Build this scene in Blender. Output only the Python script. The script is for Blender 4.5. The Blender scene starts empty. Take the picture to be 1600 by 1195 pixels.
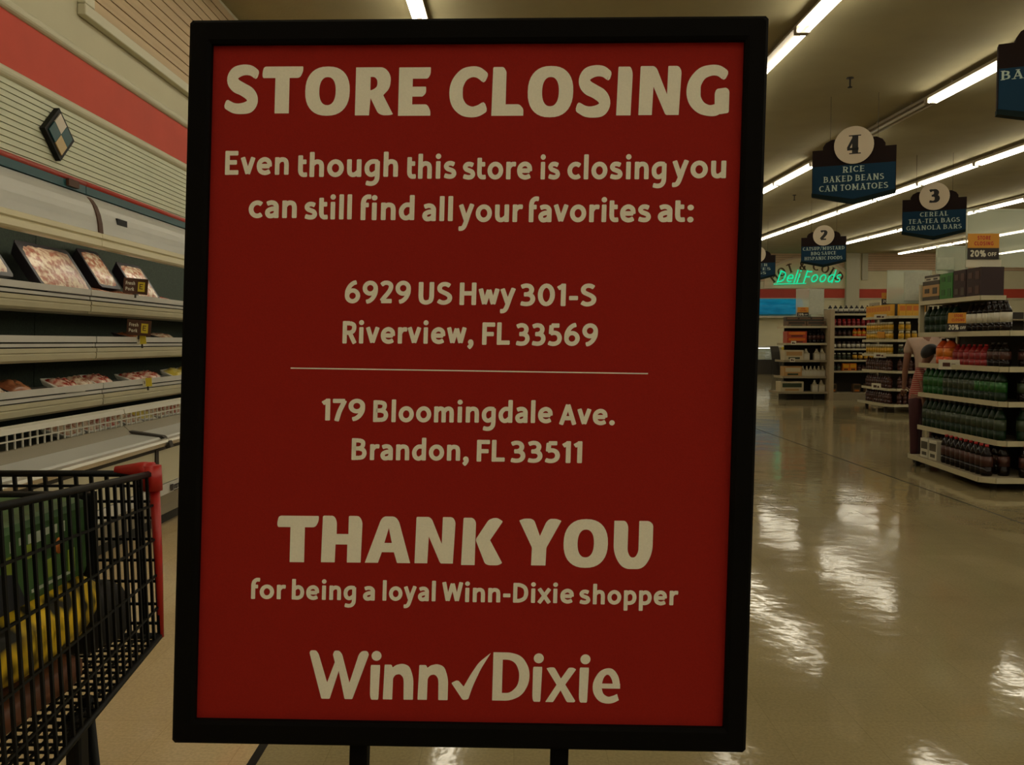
import bpy, bmesh, math, random
from mathutils import Vector, Matrix
from mathutils.geometry import tessellate_polygon
random.seed(7)
sc = bpy.context.scene
COL = sc.collection
PI = math.pi

# ------------------------------------------------------------------ camera
EYE = Vector((0, 0, 1.35))
cam_d = bpy.data.cameras.new('camera'); cam = bpy.data.objects.new('camera', cam_d); COL.objects.link(cam)
cam_d.sensor_width = 36; cam_d.lens = 36 * 1360 / 1600; cam_d.clip_start = 0.05; cam_d.clip_end = 200
cam.location = EYE
cam.rotation_euler = (PI/2 - math.atan(62.5/1360), 0, math.atan(3/1360))
sc.camera = cam
# ------------------------------------------------------------------ light and exposure
w = bpy.data.worlds.new('world'); sc.world = w; w.use_nodes = True
w.node_tree.nodes['Background'].inputs[0].default_value = (1.0, 0.93, 0.75, 1)
w.node_tree.nodes['Background'].inputs[1].default_value = 0.05
TUBE_STRENGTH = 12.5
CASE_LAMP_STRENGTH = 8.0
sc.view_settings.view_transform = 'Standard'; sc.view_settings.look = 'None'
sc.view_settings.gamma = 1; sc.view_settings.use_curve_mapping = False
sc.view_settings.exposure = 0.0
sc.cycles.max_bounces = 7; sc.cycles.diffuse_bounces = 4; sc.cycles.glossy_bounces = 3
sc.cycles.transparent_max_bounces = 8; sc.cycles.use_denoising = True
sc.cycles.sample_clamp_indirect = 4

# ------------------------------------------------------------------ materials
MATS = {}
def mat(name, color, rough=0.6, var=0.0, scale=8.0, bump=0.0, metal=0.0, spec=0.5, emit=None, es=0.0, bscale=None, trans=0.0, alpha=1.0, stretch=None, color2=None, detail=3.0):
    if name in MATS: return MATS[name]
    m = bpy.data.materials.new(name); m.use_nodes = True
    nt = m.node_tree; b = nt.nodes['Principled BSDF']
    c = (*color, 1)
    b.inputs['Base Color'].default_value = c
    b.inputs['Roughness'].default_value = rough; b.inputs['Metallic'].default_value = metal
    b.inputs['Specular IOR Level'].default_value = spec
    if trans: b.inputs['Transmission Weight'].default_value = trans
    if alpha < 1: b.inputs['Alpha'].default_value = alpha
    if emit: b.inputs['Emission Color'].default_value = (*emit, 1); b.inputs['Emission Strength'].default_value = es
    if var or bump or color2:
        tc = nt.nodes.new('ShaderNodeTexCoord'); mp = nt.nodes.new('ShaderNodeMapping')
        nt.links.new(tc.outputs['Object'], mp.inputs[0])
        if stretch: mp.inputs['Scale'].default_value = stretch
        nz = nt.nodes.new('ShaderNodeTexNoise'); nz.inputs['Scale'].default_value = scale; nz.inputs['Detail'].default_value = detail
        nt.links.new(mp.outputs[0], nz.inputs['Vector'])
        if var or color2:
            r = nt.nodes.new('ShaderNodeValToRGB')
            lo = tuple(max(0, x*(1-var)) for x in color); hi = tuple(min(1, x*(1+var)) for x in color)
            if color2: lo, hi = color, color2
            r.color_ramp.elements[0].position = 0.4 if color2 else 0.3; r.color_ramp.elements[1].position = 0.6 if color2 else 0.7
            r.color_ramp.elements[0].color = (*lo, 1); r.color_ramp.elements[1].color = (*hi, 1)
            nt.links.new(nz.outputs[0], r.inputs[0]); nt.links.new(r.outputs[0], b.inputs['Base Color'])
        if bump:
            n2 = nt.nodes.new('ShaderNodeTexNoise'); n2.inputs['Scale'].default_value = bscale or scale*3; n2.inputs['Detail'].default_value = 2
            nt.links.new(mp.outputs[0], n2.inputs['Vector'])
            bp = nt.nodes.new('ShaderNodeBump'); bp.inputs['Strength'].default_value = bump; bp.inputs['Distance'].default_value = 0.01
            nt.links.new(n2.outputs[0], bp.inputs['Height']); nt.links.new(bp.outputs[0], b.inputs['Normal'])
    MATS[name] = m
    return m

def floor_material(name='waxed_floor', c0=(0.28, 0.225, 0.115, 1), c1=(0.36, 0.295, 0.16, 1)):
    m = bpy.data.materials.new(name); m.use_nodes = True
    nt = m.node_tree; N = nt.nodes.new; L = nt.links.new; b = nt.nodes['Principled BSDF']
    tc = N('ShaderNodeTexCoord')
    nz = N('ShaderNodeTexNoise'); nz.inputs['Scale'].default_value = 0.9; nz.inputs['Detail'].default_value = 5
    L(tc.outputs['Object'], nz.inputs['Vector'])
    r = N('ShaderNodeValToRGB'); r.color_ramp.elements[0].position = 0.3; r.color_ramp.elements[1].position = 0.72
    r.color_ramp.elements[0].color = c0; r.color_ramp.elements[1].color = c1
    L(nz.outputs[0], r.inputs[0])
    # 12 inch composition tiles: a faint change of tone from tile to tile
    br = N('ShaderNodeTexBrick'); br.offset = 0.0; br.inputs['Scale'].default_value = 1.0
    br.inputs['Brick Width'].default_value = 0.305; br.inputs['Row Height'].default_value = 0.305
    br.inputs['Mortar Size'].default_value = 0.0012; br.inputs['Color1'].default_value = (0.94, 0.94, 0.93, 1)
    br.inputs['Color2'].default_value = (1, 1, 1, 1); br.inputs['Mortar'].default_value = (0.8, 0.78, 0.75, 1)
    L(tc.outputs['Object'], br.inputs['Vector'])
    sp = N('ShaderNodeTexNoise'); sp.inputs['Scale'].default_value = 90; sp.inputs['Detail'].default_value = 2
    L(tc.outputs['Object'], sp.inputs['Vector'])
    rs = N('ShaderNodeMapRange'); rs.inputs[1].default_value = 0.3; rs.inputs[2].default_value = 0.7; rs.inputs[3].default_value = 0.88; rs.inputs[4].default_value = 1.08
    L(sp.outputs[0], rs.inputs[0])
    mx = N('ShaderNodeMixRGB'); mx.blend_type = 'MULTIPLY'; mx.inputs[0].default_value = 1
    L(r.outputs[0], mx.inputs[1]); L(br.outputs[0], mx.inputs[2])
    mx2 = N('ShaderNodeMixRGB'); mx2.blend_type = 'MULTIPLY'; mx2.inputs[0].default_value = 1
    L(mx.outputs[0], mx2.inputs[1]); L(rs.outputs[0], mx2.inputs[2]); L(mx2.outputs[0], b.inputs['Base Color'])
    # worn wax: gloss comes and goes in patches
    gz = N('ShaderNodeTexNoise'); gz.inputs['Scale'].default_value = 0.55; gz.inputs['Detail'].default_value = 3
    L(tc.outputs['Object'], gz.inputs['Vector'])
    gr = N('ShaderNodeMapRange'); gr.inputs[1].default_value = 0.2; gr.inputs[2].default_value = 0.8; gr.inputs[3].default_value = 0.045; gr.inputs[4].default_value = 0.13
    L(gz.outputs[0], gr.inputs[0]); L(gr.outputs[0], b.inputs['Roughness'])
    b.inputs['Specular IOR Level'].default_value = 0.5
    # the slab is not flat: long shallow waves and finer ones
    w1 = N('ShaderNodeTexNoise'); w1.inputs['Scale'].default_value = 2.2; w1.inputs['Detail'].default_value = 2
    w2 = N('ShaderNodeTexNoise'); w2.inputs['Scale'].default_value = 14; w2.inputs['Detail'].default_value = 2
    L(tc.outputs['Object'], w1.inputs['Vector']); L(tc.outputs['Object'], w2.inputs['Vector'])
    b1 = N('ShaderNodeBump'); b1.inputs['Strength'].default_value = 1; b1.inputs['Distance'].default_value = 0.004
    b2 = N('ShaderNodeBump'); b2.inputs['Strength'].default_value = 1; b2.inputs['Distance'].default_value = 0.0008
    L(w1.outputs[0], b1.inputs['Height']); L(w2.outputs[0], b2.inputs['Height']); L(b1.outputs[0], b2.inputs['Normal'])
    L(b2.outputs[0], b.inputs['Normal'])
    return m

M_FLOOR = floor_material()
M_TAN = floor_material('tan_tiles', (0.60, 0.44, 0.23, 1), (0.68, 0.52, 0.30, 1))
M_CEIL = mat('ceiling_paint', (0.36, 0.31, 0.17), 0.9, 0.06, 1.5, 0.25, bscale=30)
M_CREAM = mat('cream_wall_paint', (0.54, 0.50, 0.34), 0.7, 0.03, 2)
M_SIDING = mat('pale_siding', (0.58, 0.60, 0.44), 0.6, 0.03, 3)
M_GROOVE = mat('groove_dark', (0.42, 0.43, 0.31), 0.9)
M_BAND = mat('coral_band', (0.56, 0.065, 0.035), 0.7, 0.05, 3)
M_TRIM = mat('cream_trim', (0.56, 0.53, 0.38), 0.5)
M_PLANK = mat('tan_plank', (0.50, 0.36, 0.20), 0.6, 0.08, 3, stretch=(1, 0.15, 6))
M_PLANKGAP = mat('plank_gap', (0.03, 0.018, 0.01), 0.9)
M_REDTUBE = mat('red_bumper', (0.42, 0.035, 0.02), 0.4)
M_TEAL = mat('teal_band', (0.01, 0.07, 0.08), 0.45)
M_ENAMEL = mat('white_enamel', (0.50, 0.50, 0.46), 0.32, 0.03, 2)
M_ENAMEL2 = mat('cream_enamel', (0.52, 0.49, 0.34), 0.35, 0.03, 2)
M_LIP = mat('lamp_lip_cream', (0.62, 0.56, 0.36), 0.35, 0.03, 2)
M_STEEL = mat('brushed_steel', (0.55, 0.52, 0.44), 0.28, 0.05, 20, metal=1.0, stretch=(1, 0.05, 1))
M_RAIL = mat('shelf_rail_grey', (0.50, 0.48, 0.43), 0.45, 0.05, 4)
M_MOULD = mat('shelf_moulding', (0.42, 0.38, 0.25), 0.5, 0.05, 4)
M_DARK = mat('dark_gap', (0.02, 0.018, 0.012), 0.8)
M_BLACK = mat('black_plastic', (0.004, 0.004, 0.0035), 0.5, spec=0.2)
M_FRAME = mat('black_frame_plastic', (0.003, 0.0025, 0.002), 0.75, spec=0.08)
M_CASEIN = mat('case_liner', (0.10, 0.10, 0.07), 0.7, 0.1, 6)
M_MESHMAT = mat('green_shelf_mat', (0.022, 0.034, 0.02), 0.8, 0.35, 60)
M_WIRE = mat('white_coated_wire', (0.62, 0.59, 0.50), 0.4)
M_KICK = mat('kick_grey', (0.22, 0.19, 0.13), 0.5)
M_POSTER = mat('poster_red', (0.30, 0.011, 0.006), 0.8, 0.05, 500, 0.05, spec=0.2, bscale=700)
M_LETTER = mat('poster_white', (0.88, 0.86, 0.74), 0.75, 0.03, 500, spec=0.2)
M_HOUSING = mat('fixture_housing', (0.36, 0.30, 0.22), 0.5)
M_TUBE = mat('fluorescent_tube', (0.9, 0.9, 0.85), 0.4, emit=(1.0, 0.93, 0.74), es=TUBE_STRENGTH)
M_TUBEOFF = mat('unlit_tube', (0.55, 0.50, 0.42), 0.3)
M_CASELAMP = mat('case_lamp', (0.9, 0.9, 0.85), 0.4, emit=(1.0, 0.93, 0.76), es=CASE_LAMP_STRENGTH)
M_SBROWN = mat('sign_brown', (0.012, 0.005, 0.004), 0.7, spec=0.15)
M_SBLUE = mat('sign_blue', (0.006, 0.032, 0.065), 0.7, spec=0.15)
M_SDARK = mat('sign_dark_teal', (0.004, 0.012, 0.012), 0.7, spec=0.15)
M_DISC = mat('sign_disc_cream', (0.62, 0.52, 0.38), 0.6)
M_NUM = mat('sign_number_black', (0.01, 0.008, 0.007), 0.6)
M_STEXT = mat('sign_text_cream', (0.40, 0.50, 0.43), 0.6)
M_SHELF = mat('gondola_shelf', (0.50, 0.45, 0.30), 0.45, 0.05, 5)
M_GONDOLA = mat('gondola_panel', (0.30, 0.25, 0.16), 0.6, 0.05, 5)
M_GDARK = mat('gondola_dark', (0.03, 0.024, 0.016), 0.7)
M_CARD = mat('card_white', (0.62, 0.58, 0.46), 0.6)
M_ORANGE = mat('card_orange', (0.62, 0.27, 0.02), 0.6)
M_CRED = mat('card_red', (0.45, 0.04, 0.01), 0.6)
M_CBLACK = mat('card_black', (0.02, 0.012, 0.01), 0.6)
M_PLEXI = mat('clear_acrylic', (0.72, 0.80, 0.66), 0.12, alpha=0.38)
M_BOARD = mat('pale_board', (0.52, 0.54, 0.44), 0.6, 0.08, 30)
M_YEL = mat('tag_yellow', (0.65, 0.50, 0.03), 0.6)
M_CBROWN = mat('card_brown', (0.07, 0.025, 0.008), 0.6)

# ------------------------------------------------------------------ mesh builder
class MB:
    def __init__(s): s.v = []; s.f = []; s.m = []; s.sm = []
    def add(s, vs, fs, m=0, smooth=False):
        o = len(s.v); s.v += [tuple(p) for p in vs]
        for f in fs: s.f.append([i+o for i in f]); s.m.append(m); s.sm.append(smooth)
        return s
    def box(s, x0, x1, y0, y1, z0, z1, m=0, T=None):
        vs = [Vector((x, y, z)) for z in (z0, z1) for y in (y0, y1) for x in (x0, x1)]
        if T: vs = [T @ p for p in vs]
        return s.add(vs, [(0, 2, 3, 1), (4, 5, 7, 6), (0, 1, 5, 4), (2, 6, 7, 3), (0, 4, 6, 2), (1, 3, 7, 5)], m)
    def prism(s, poly, a0, a1, fn, m=0, cap=True):
        """poly 2D extruded from a0 to a1; fn(u,v,a) -> point"""
        n = len(poly)
        vs = [fn(u, v, a0) for u, v in poly] + [fn(u, v, a1) for u, v in poly]
        fs = [(i, (i+1) % n, n+(i+1) % n, n+i) for i in range(n)]
        if cap:
            tri = tessellate_polygon([[Vector((u, v, 0)) for u, v in poly]])
            fs += [tuple(t) for t in tri] + [tuple(n+i for i in reversed(t)) for t in tri]
        return s.add(vs, fs, m)
    def tube(s, pts, r, seg=8, m=0, smooth=True, caps=True):
        pts = [Vector(p) for p in pts]; rings = []
        for i, p in enumerate(pts):
            d = (pts[min(i+1, len(pts)-1)] - pts[max(i-1, 0)]).normalized()
            up = Vector((0, 0, 1)) if abs(d.z) < 0.9 else Vector((1, 0, 0))
            a = d.cross(up).normalized(); b = d.cross(a).normalized()
            rr = r[i] if isinstance(r, (list, tuple)) else r
            rings.append([p + rr*(math.cos(2*PI*k/seg+PI/seg)*a + math.sin(2*PI*k/seg+PI/seg)*b) for k in range(seg)])
        vs = [q for rg in rings for q in rg]; fs = []
        for i in range(len(rings)-1):
            for k in range(seg):
                fs.append((i*seg+k, i*seg+(k+1) % seg, (i+1)*seg+(k+1) % seg, (i+1)*seg+k))
        if caps:
            fs.append(tuple(range(seg-1, -1, -1))); fs.append(tuple((len(rings)-1)*seg+k for k in range(seg)))
        return s.add(vs, fs, m, smooth and seg > 4)
    def lathe(s, prof, seg=12, m=0, c=(0, 0, 0), smooth=True):
        """prof [(r,z)], closed with caps"""
        vs = []; fs = []
        for r, z in prof:
            for k in range(seg): vs.append((c[0]+r*math.cos(2*PI*k/seg), c[1]+r*math.sin(2*PI*k/seg), c[2]+z))
        for i in range(len(prof)-1):
            for k in range(seg): fs.append((i*seg+k, i*seg+(k+1) % seg, (i+1)*seg+(k+1) % seg, (i+1)*seg+k))
        fs.append(tuple(range(seg-1, -1, -1))); fs.append(tuple((len(prof)-1)*seg+k for k in range(seg)))
        return s.add(vs, fs, m, smooth)
    def ell(s, c, r, seg=10, rings=6, m=0):
        vs = [(c[0], c[1], c[2]-r[2])]
        for i in range(1, rings):
            t = -PI/2 + PI*i/rings
            for k in range(seg): vs.append((c[0]+r[0]*math.cos(t)*math.cos(2*PI*k/seg), c[1]+r[1]*math.cos(t)*math.sin(2*PI*k/seg), c[2]+r[2]*math.sin(t)))
        vs.append((c[0], c[1], c[2]+r[2])); L = len(vs)-1; fs = []
        for k in range(seg): fs.append((0, 1+(k+1) % seg, 1+k)); fs.append((L, L-seg+k, L-seg+(k+1) % seg))
        for i in range(rings-2):
            for k in range(seg): a = 1+i*seg; fs.append((a+k, a+(k+1) % seg, a+seg+(k+1) % seg, a+seg+k))
        return s.add(vs, fs, m, True)
    def mesh(s, name, mats, origin=(0, 0, 0)):
        me = bpy.data.meshes.new(name); o = Vector(origin)
        me.from_pydata([tuple(Vector(p)-o) for p in s.v], [], s.f)
        for m in mats: me.materials.append(m)
        for p, mi, sm in zip(me.polygons, s.m, s.sm): p.material_index = mi; p.use_smooth = sm
        me.validate(); me.update()
        return me
    def build(s, name, mats, parent=None, bevel=0, fixn=False):
        """vertices are world coordinates unless the parent is rotated (then parent-local)"""
        if not isinstance(mats, (list, tuple)): mats = [mats]
        og = Vector((0, 0, 0)); P = parent
        if parent is not None and not parent.get('_local'):
            while P is not None: og += P.location; P = P.parent
        me = s.mesh(name, mats, og)
        if fixn:
            bm = bmesh.new(); bm.from_mesh(me); bmesh.ops.recalc_face_normals(bm, faces=bm.faces); bm.to_mesh(me); bm.free()
        o = bpy.data.objects.new(name, me); COL.objects.link(o); o.parent = parent
        if parent is not None and parent.get('_local'): o['_local'] = 1
        if bevel:
            b = o.modifiers.new('bevel', 'BEVEL'); b.width = bevel; b.segments = 2; b.limit_method = 'ANGLE'
        return o

def tag(o, label, cat, group=None, kind=None):
    if label: o['label'] = label
    if cat: o['category'] = cat
    if group: o['group'] = group
    if kind: o['kind'] = kind
    return o
def thing(name, label, cat, loc=(0, 0, 0), group=None, rz=None):
    o = bpy.data.objects.new(name, None); COL.objects.link(o); o.location = loc; o.empty_display_size = 0.1
    if rz is not None: o.rotation_euler = (0, 0, rz); o['_local'] = 1
    return tag(o, label, cat, group)
def solo(name, mb, mats, label, cat, loc, group=None, bevel=0, fixn=False):
    me = mb.mesh(name, mats if isinstance(mats, (list, tuple)) else [mats], loc)
    if fixn:
        bm = bmesh.new(); bm.from_mesh(me); bmesh.ops.recalc_face_normals(bm, faces=bm.faces); bm.to_mesh(me); bm.free()
    o = bpy.data.objects.new(name, me); COL.objects.link(o); o.location = loc
    if bevel:
        b = o.modifiers.new('bevel', 'BEVEL'); b.width = bevel; b.segments = 2; b.limit_method = 'ANGLE'
    return tag(o, label, cat, group)
def copy_tree(o, parent=None):
    c = o.copy(); COL.objects.link(c)
    if parent is not None: c.parent = parent
    for ch in list(o.children): copy_tree(ch, c)
    return c

# ------------------------------------------------------------------ lettering: stroke skeletons, cap height 1
def P(*a): return ('p', list(a))
def S(*a): return ('s', list(a))
def A(cx, cy, rx, ry, a0, a1): return ('s2', [(cx+rx*math.cos(math.radians(a0+(a1-a0)*k/18)), cy+ry*math.sin(math.radians(a0+(a1-a0)*k/18))) for k in range(19)])
def O(cx, cy, rx, ry): return ('o', [(cx+rx*math.cos(2*PI*k/24), cy+ry*math.sin(2*PI*k/24)) for k in range(24)])
def D(cx, cy, r): return ('d', [(cx, cy), r])
def V(x, y0=0, y1=1): return P((x, y0), (x, y1))
G = {
 'A': [P((.07, 0), (.36, .92)), P((.36, .92), (.65, 0)), P((.18, .3), (.55, .3))],
 'B': [V(.1), P((.1, .9), (.32, .9)), S((.32, .9), (.48, .84), (.5, .7), (.44, .58), (.32, .53)), P((.1, .53), (.34, .53)), S((.34, .53), (.52, .46), (.57, .3), (.5, .15), (.34, .1)), P((.34, .1), (.1, .1))],
 'C': [A(.43, .5, .33, .41, 48, 312)],
 'D': [V(.1), S((.1, .9), (.33, .89), (.55, .76), (.62, .5), (.55, .24), (.33, .11), (.1, .1))],
 'E': [V(.1), P((.1, .9), (.55, .9)), P((.1, .52), (.5, .52)), P((.1, .1), (.57, .1))],
 'F': [V(.1), P((.1, .9), (.55, .9)), P((.1, .48), (.5, .48))],
 'G': [A(.43, .5, .33, .41, 48, 300), P((.68, .47), (.68, .12)), P((.48, .47), (.68, .47))],
 'H': [V(.1), V(.6), P((.1, .52), (.6, .52))],
 'I': [V(.1)],
 'K': [V(.1), P((.56, 1), (.14, .48)), P((.24, .56), (.6, 0))],
 'L': [V(.1), P((.1, .1), (.56, .1))],
 'M': [V(.1), V(.76), P((.1, .95), (.43, .2)), P((.43, .2), (.76, .95))],
 'N': [V(.1), V(.64), P((.1, .95), (.64, .05))],
 'O': [O(.43, .5, .33, .41)],
 'P': [V(.1), P((.1, .9), (.34, .9)), S((.34, .9), (.5, .83), (.54, .68), (.48, .52), (.34, .45)), P((.34, .45), (.1, .45))],
 'Q': [O(.43, .5, .33, .41), P((.45, .25), (.72, -.06))],
 'R': [V(.1), P((.1, .9), (.34, .9)), S((.34, .9), (.49, .83), (.52, .7), (.47, .55), (.34, .48)), P((.34, .48), (.1, .48)), P((.32, .48), (.56, 0))],
 'S': [S((.51, .84), (.38, .905), (.22, .89), (.12, .78), (.14, .63), (.28, .54), (.43, .46), (.53, .35), (.51, .19), (.38, .1), (.22, .09), (.08, .16))],
 'T': [P((.02, .9), (.66, .9)), V(.34)],
 'U': [P((.1, 1), (.1, .34)), S((.1, .36), (.14, .18), (.25, .1), (.38, .1), (.5, .18), (.54, .36)), P((.54, .34), (.54, 1))],
 'V': [P((.06, 1), (.34, .05)), P((.62, 1), (.34, .05))],
 'W': [P((.06, 1), (.25, .05)), P((.25, .05), (.47, .93)), P((.47, .93), (.69, .05)), P((.69, .05), (.88, 1))],
 'Y': [P((.04, 1), (.33, .42)), P((.62, 1), (.33, .42)), P((.33, .44), (.33, 0))],
 'a': [S((.11, .60), (.24, .64), (.37, .62), (.45, .53), (.46, .42)), P((.46, .45), (.46, 0)), S((.46, .39), (.28, .38), (.14, .31), (.11, .2), (.17, .1), (.28, .09), (.40, .14), (.47, .25))],
 'b': [P((.1, 1.04), (.1, .0)), S((.1, .5), (.2, .6), (.34, .635), (.47, .55), (.52, .37), (.47, .18), (.34, .095), (.2, .09), (.1, .1))],
 'c': [A(.35, .365, .25, .275, 52, 308)],
 'd': [P((.52, 1.04), (.52, 0)), S((.52, .6), (.4, .635), (.26, .62), (.14, .5), (.1, .35), (.14, .18), (.25, .09), (.38, .11), (.52, .24))],
 'e': [P((.12, .36), (.55, .36)), S((.55, .36), (.53, .52), (.44, .615), (.32, .64), (.19, .58), (.115, .46), (.11, .3), (.17, .16), (.3, .09), (.42, .09), (.54, .14))],
 'f': [S((.41, .97), (.28, .97), (.17, .88), (.13, .72), (.13, .6)), P((.13, .7), (.13, 0)), P((.1, .63), (.35, .63))],
 'g': [S((.52, .62), (.38, .64), (.24, .61), (.13, .5), (.1, .36), (.13, .2), (.24, .1), (.38, .12), (.52, .24)), P((.52, .66), (.52, .0)), S((.52, .05), (.5, -.12), (.41, -.24), (.27, -.28), (.1, -.25))],
 'h': [P((.1, 1.04), (.1, 0)), S((.1, .48), (.2, .6), (.33, .635), (.45, .58), (.49, .43)), P((.49, .45), (.49, 0))],
 'i': [P((.1, .73), (.1, 0)), D(.1, .93, .115)],
 'k': [P((.1, 1.04), (.1, 0)), P((.46, .73), (.13, .36)), P((.22, .42), (.5, 0))],
 'l': [P((.1, 1.04), (.1, 0))],
 'm': [P((.1, .73), (.1, 0)), S((.1, .48), (.19, .6), (.3, .635), (.4, .58), (.43, .43)), P((.43, .45), (.43, 0)), S((.43, .48), (.53, .6), (.65, .635), (.75, .58), (.78, .43)), P((.78, .45), (.78, 0))],
 'n': [P((.1, .73), (.1, 0)), S((.1, .48), (.2, .6), (.33, .635), (.45, .58), (.49, .43)), P((.49, .45), (.49, 0))],
 'o': [O(.34, .365, .24, .275)],
 'p': [P((.1, .73), (.1, -.3)), S((.1, .5), (.2, .6), (.34, .635), (.47, .55), (.52, .37), (.47, .18), (.34, .095), (.2, .09), (.1, .13))],
 'r': [P((.1, .73), (.1, 0)), S((.1, .45), (.17, .57), (.27, .63), (.39, .63))],
 's': [S((.44, .60), (.32, .64), (.19, .62), (.12, .52), (.18, .42), (.30, .37), (.42, .31), (.46, .20), (.39, .11), (.25, .09), (.08, .13))],
 't': [P((.12, .9), (.12, .25)), S((.12, .32), (.14, .18), (.22, .1), (.37, .1)), P((.12, .63), (.36, .63))],
 'u': [P((.1, .73), (.1, .3)), S((.1, .32), (.13, .16), (.23, .09), (.36, .12), (.49, .24)), P((.49, .73), (.49, 0))],
 'v': [P((.05, .73), (.27, .04)), P((.49, .73), (.27, .04))],
 'w': [P((.05, .73), (.22, .04)), P((.22, .04), (.40, .68)), P((.40, .68), (.58, .04)), P((.58, .04), (.75, .73))],
 'x': [P((.0, .73), (.5, 0)), P((.5, .73), (.0, 0))],
 'y': [P((.05, .73), (.28, .06)), S((.51, .73), (.38, .36), (.28, .03), (.2, -.18), (.11, -.26), (.0, -.27))],
 '0': [O(.34, .5, .24, .41)],
 '1': [P((.06, .78), (.27, .91)), P((.27, 1), (.27, 0))],
 '2': [S((.1, .83), (.22, .905), (.38, .9), (.49, .8), (.47, .62), (.36, .44), (.22, .27), (.11, .12)), P((.08, .1), (.54, .1))],
 '3': [S((.09, .86), (.24, .91), (.39, .88), (.47, .76), (.44, .61), (.32, .53), (.2, .52)), S((.2, .52), (.38, .51), (.5, .42), (.52, .26), (.43, .13), (.27, .09), (.08, .12))],
 '4': [P((.43, 0), (.43, 1)), P((.40, .95), (.08, .3)), P((.04, .27), (.6, .27))],
 '5': [P((.16, .9), (.5, .9)), P((.17, .92), (.15, .52)), S((.15, .55), (.3, .58), (.45, .52), (.52, .36), (.48, .19), (.35, .1), (.2, .09), (.07, .13))],
 '6': [O(.34, .33, .235, .24), S((.105, .33), (.12, .55), (.22, .76), (.36, .89), (.48, .93))],
 '7': [P((.03, .9), (.52, .9)), S((.50, .9), (.42, .7), (.3, .4), (.2, 0))],
 '9': [O(.33, .67, .235, .24), S((.565, .67), (.55, .45), (.45, .24), (.31, .11), (.19, .07))],
 '8': [O(.33, .72, .19, .19), O(.33, .3, .23, .21)],
 ',': [S((.14, .1), (.15, .0), (.1, -.1), (.04, -.16)), D(.12, .08, .12)],
 '.': [D(.12, .1, .12)], ':': [D(.12, .1, .12), D(.12, .6, .12)],
 '-': [P((.03, .36), (.38, .36))],
 '/': [P((.04, -.05), (.4, 1.05))],
 '%': [O(.2, .72, .13, .2), O(.7, .27, .13, .2), P((.25, 0), (.65, 1))],
 '&': [S((.66, .0), (.5, .22), (.3, .5), (.2, .72), (.28, .9), (.42, .85), (.42, .68), (.26, .5), (.12, .34), (.12, .16), (.28, .07), (.48, .15), (.62, .45))],
}
def gw(ch, wt=.2):
    if ch == ' ': return .26
    xs = []
    for k, d in G[ch]:
        if k == 'd': xs += [d[0][0]+d[1]]
        else: xs += [p[0] + (wt/2 if (k != 'p' or abs(d[0][0]-d[-1][0]) < .02) else 0.0) for p in d]
    return max(xs)
def catmull(pts, n=5):
    out = []
    for i in range(len(pts)-1):
        p0 = pts[max(i-1, 0)]; p1 = pts[i]; p2 = pts[i+1]; p3 = pts[min(i+2, len(pts)-1)]
        for k in range(n):
            t = k/n
            out.append(tuple(0.5*((2*p1[j]) + (-p0[j]+p2[j])*t + (2*p0[j]-5*p1[j]+4*p2[j]-p3[j])*t*t + (-p0[j]+3*p1[j]-3*p2[j]+p3[j])*t**3) for j in range(2)))
    out.append(pts[-1]); return out
def ribbon(pts, w, closed=False, w1=None):
    """list of quads (as vertex list + faces) around a centre line; w may be a function of the tangent angle"""
    n = len(pts); Lf = []; Rt = []
    for i in range(n):
        a = pts[(i-1) % n] if closed else pts[max(i-1, 0)]; b = pts[(i+1) % n] if closed else pts[min(i+1, n-1)]
        dx, dy = b[0]-a[0], b[1]-a[1]; l = math.hypot(dx, dy) or 1
        ww = w(dx/l, dy/l) if callable(w) else w
        nx, ny = -dy/l*ww/2, dx/l*ww/2
        Lf.append((pts[i][0]+nx, pts[i][1]+ny)); Rt.append((pts[i][0]-nx, pts[i][1]-ny))
    vs = Lf+Rt; m = n if closed else n-1
    fs = [(i, n+i, n+(i+1) % n, (i+1) % n) for i in range(m)]
    return vs, fs
def round_ends(a, b, w, r):
    """a straight stroke with softened corners"""
    dx, dy = b[0]-a[0], b[1]-a[1]; l = math.hypot(dx, dy); dx /= l; dy /= l
    poly = [(0, -w/2+r), (r*.3, -w/2+r*.3), (r, -w/2), (l-r, -w/2), (l-r*.3, -w/2+r*.3), (l, -w/2+r), (l, w/2-r), (l-r*.3, w/2-r*.3), (l-r, w/2), (r, w/2), (r*.3, w/2-r*.3), (0, w/2-r)]
    return [(a[0]+dx*u-dy*v, a[1]+dy*u+dx*v) for u, v in poly]
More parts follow.
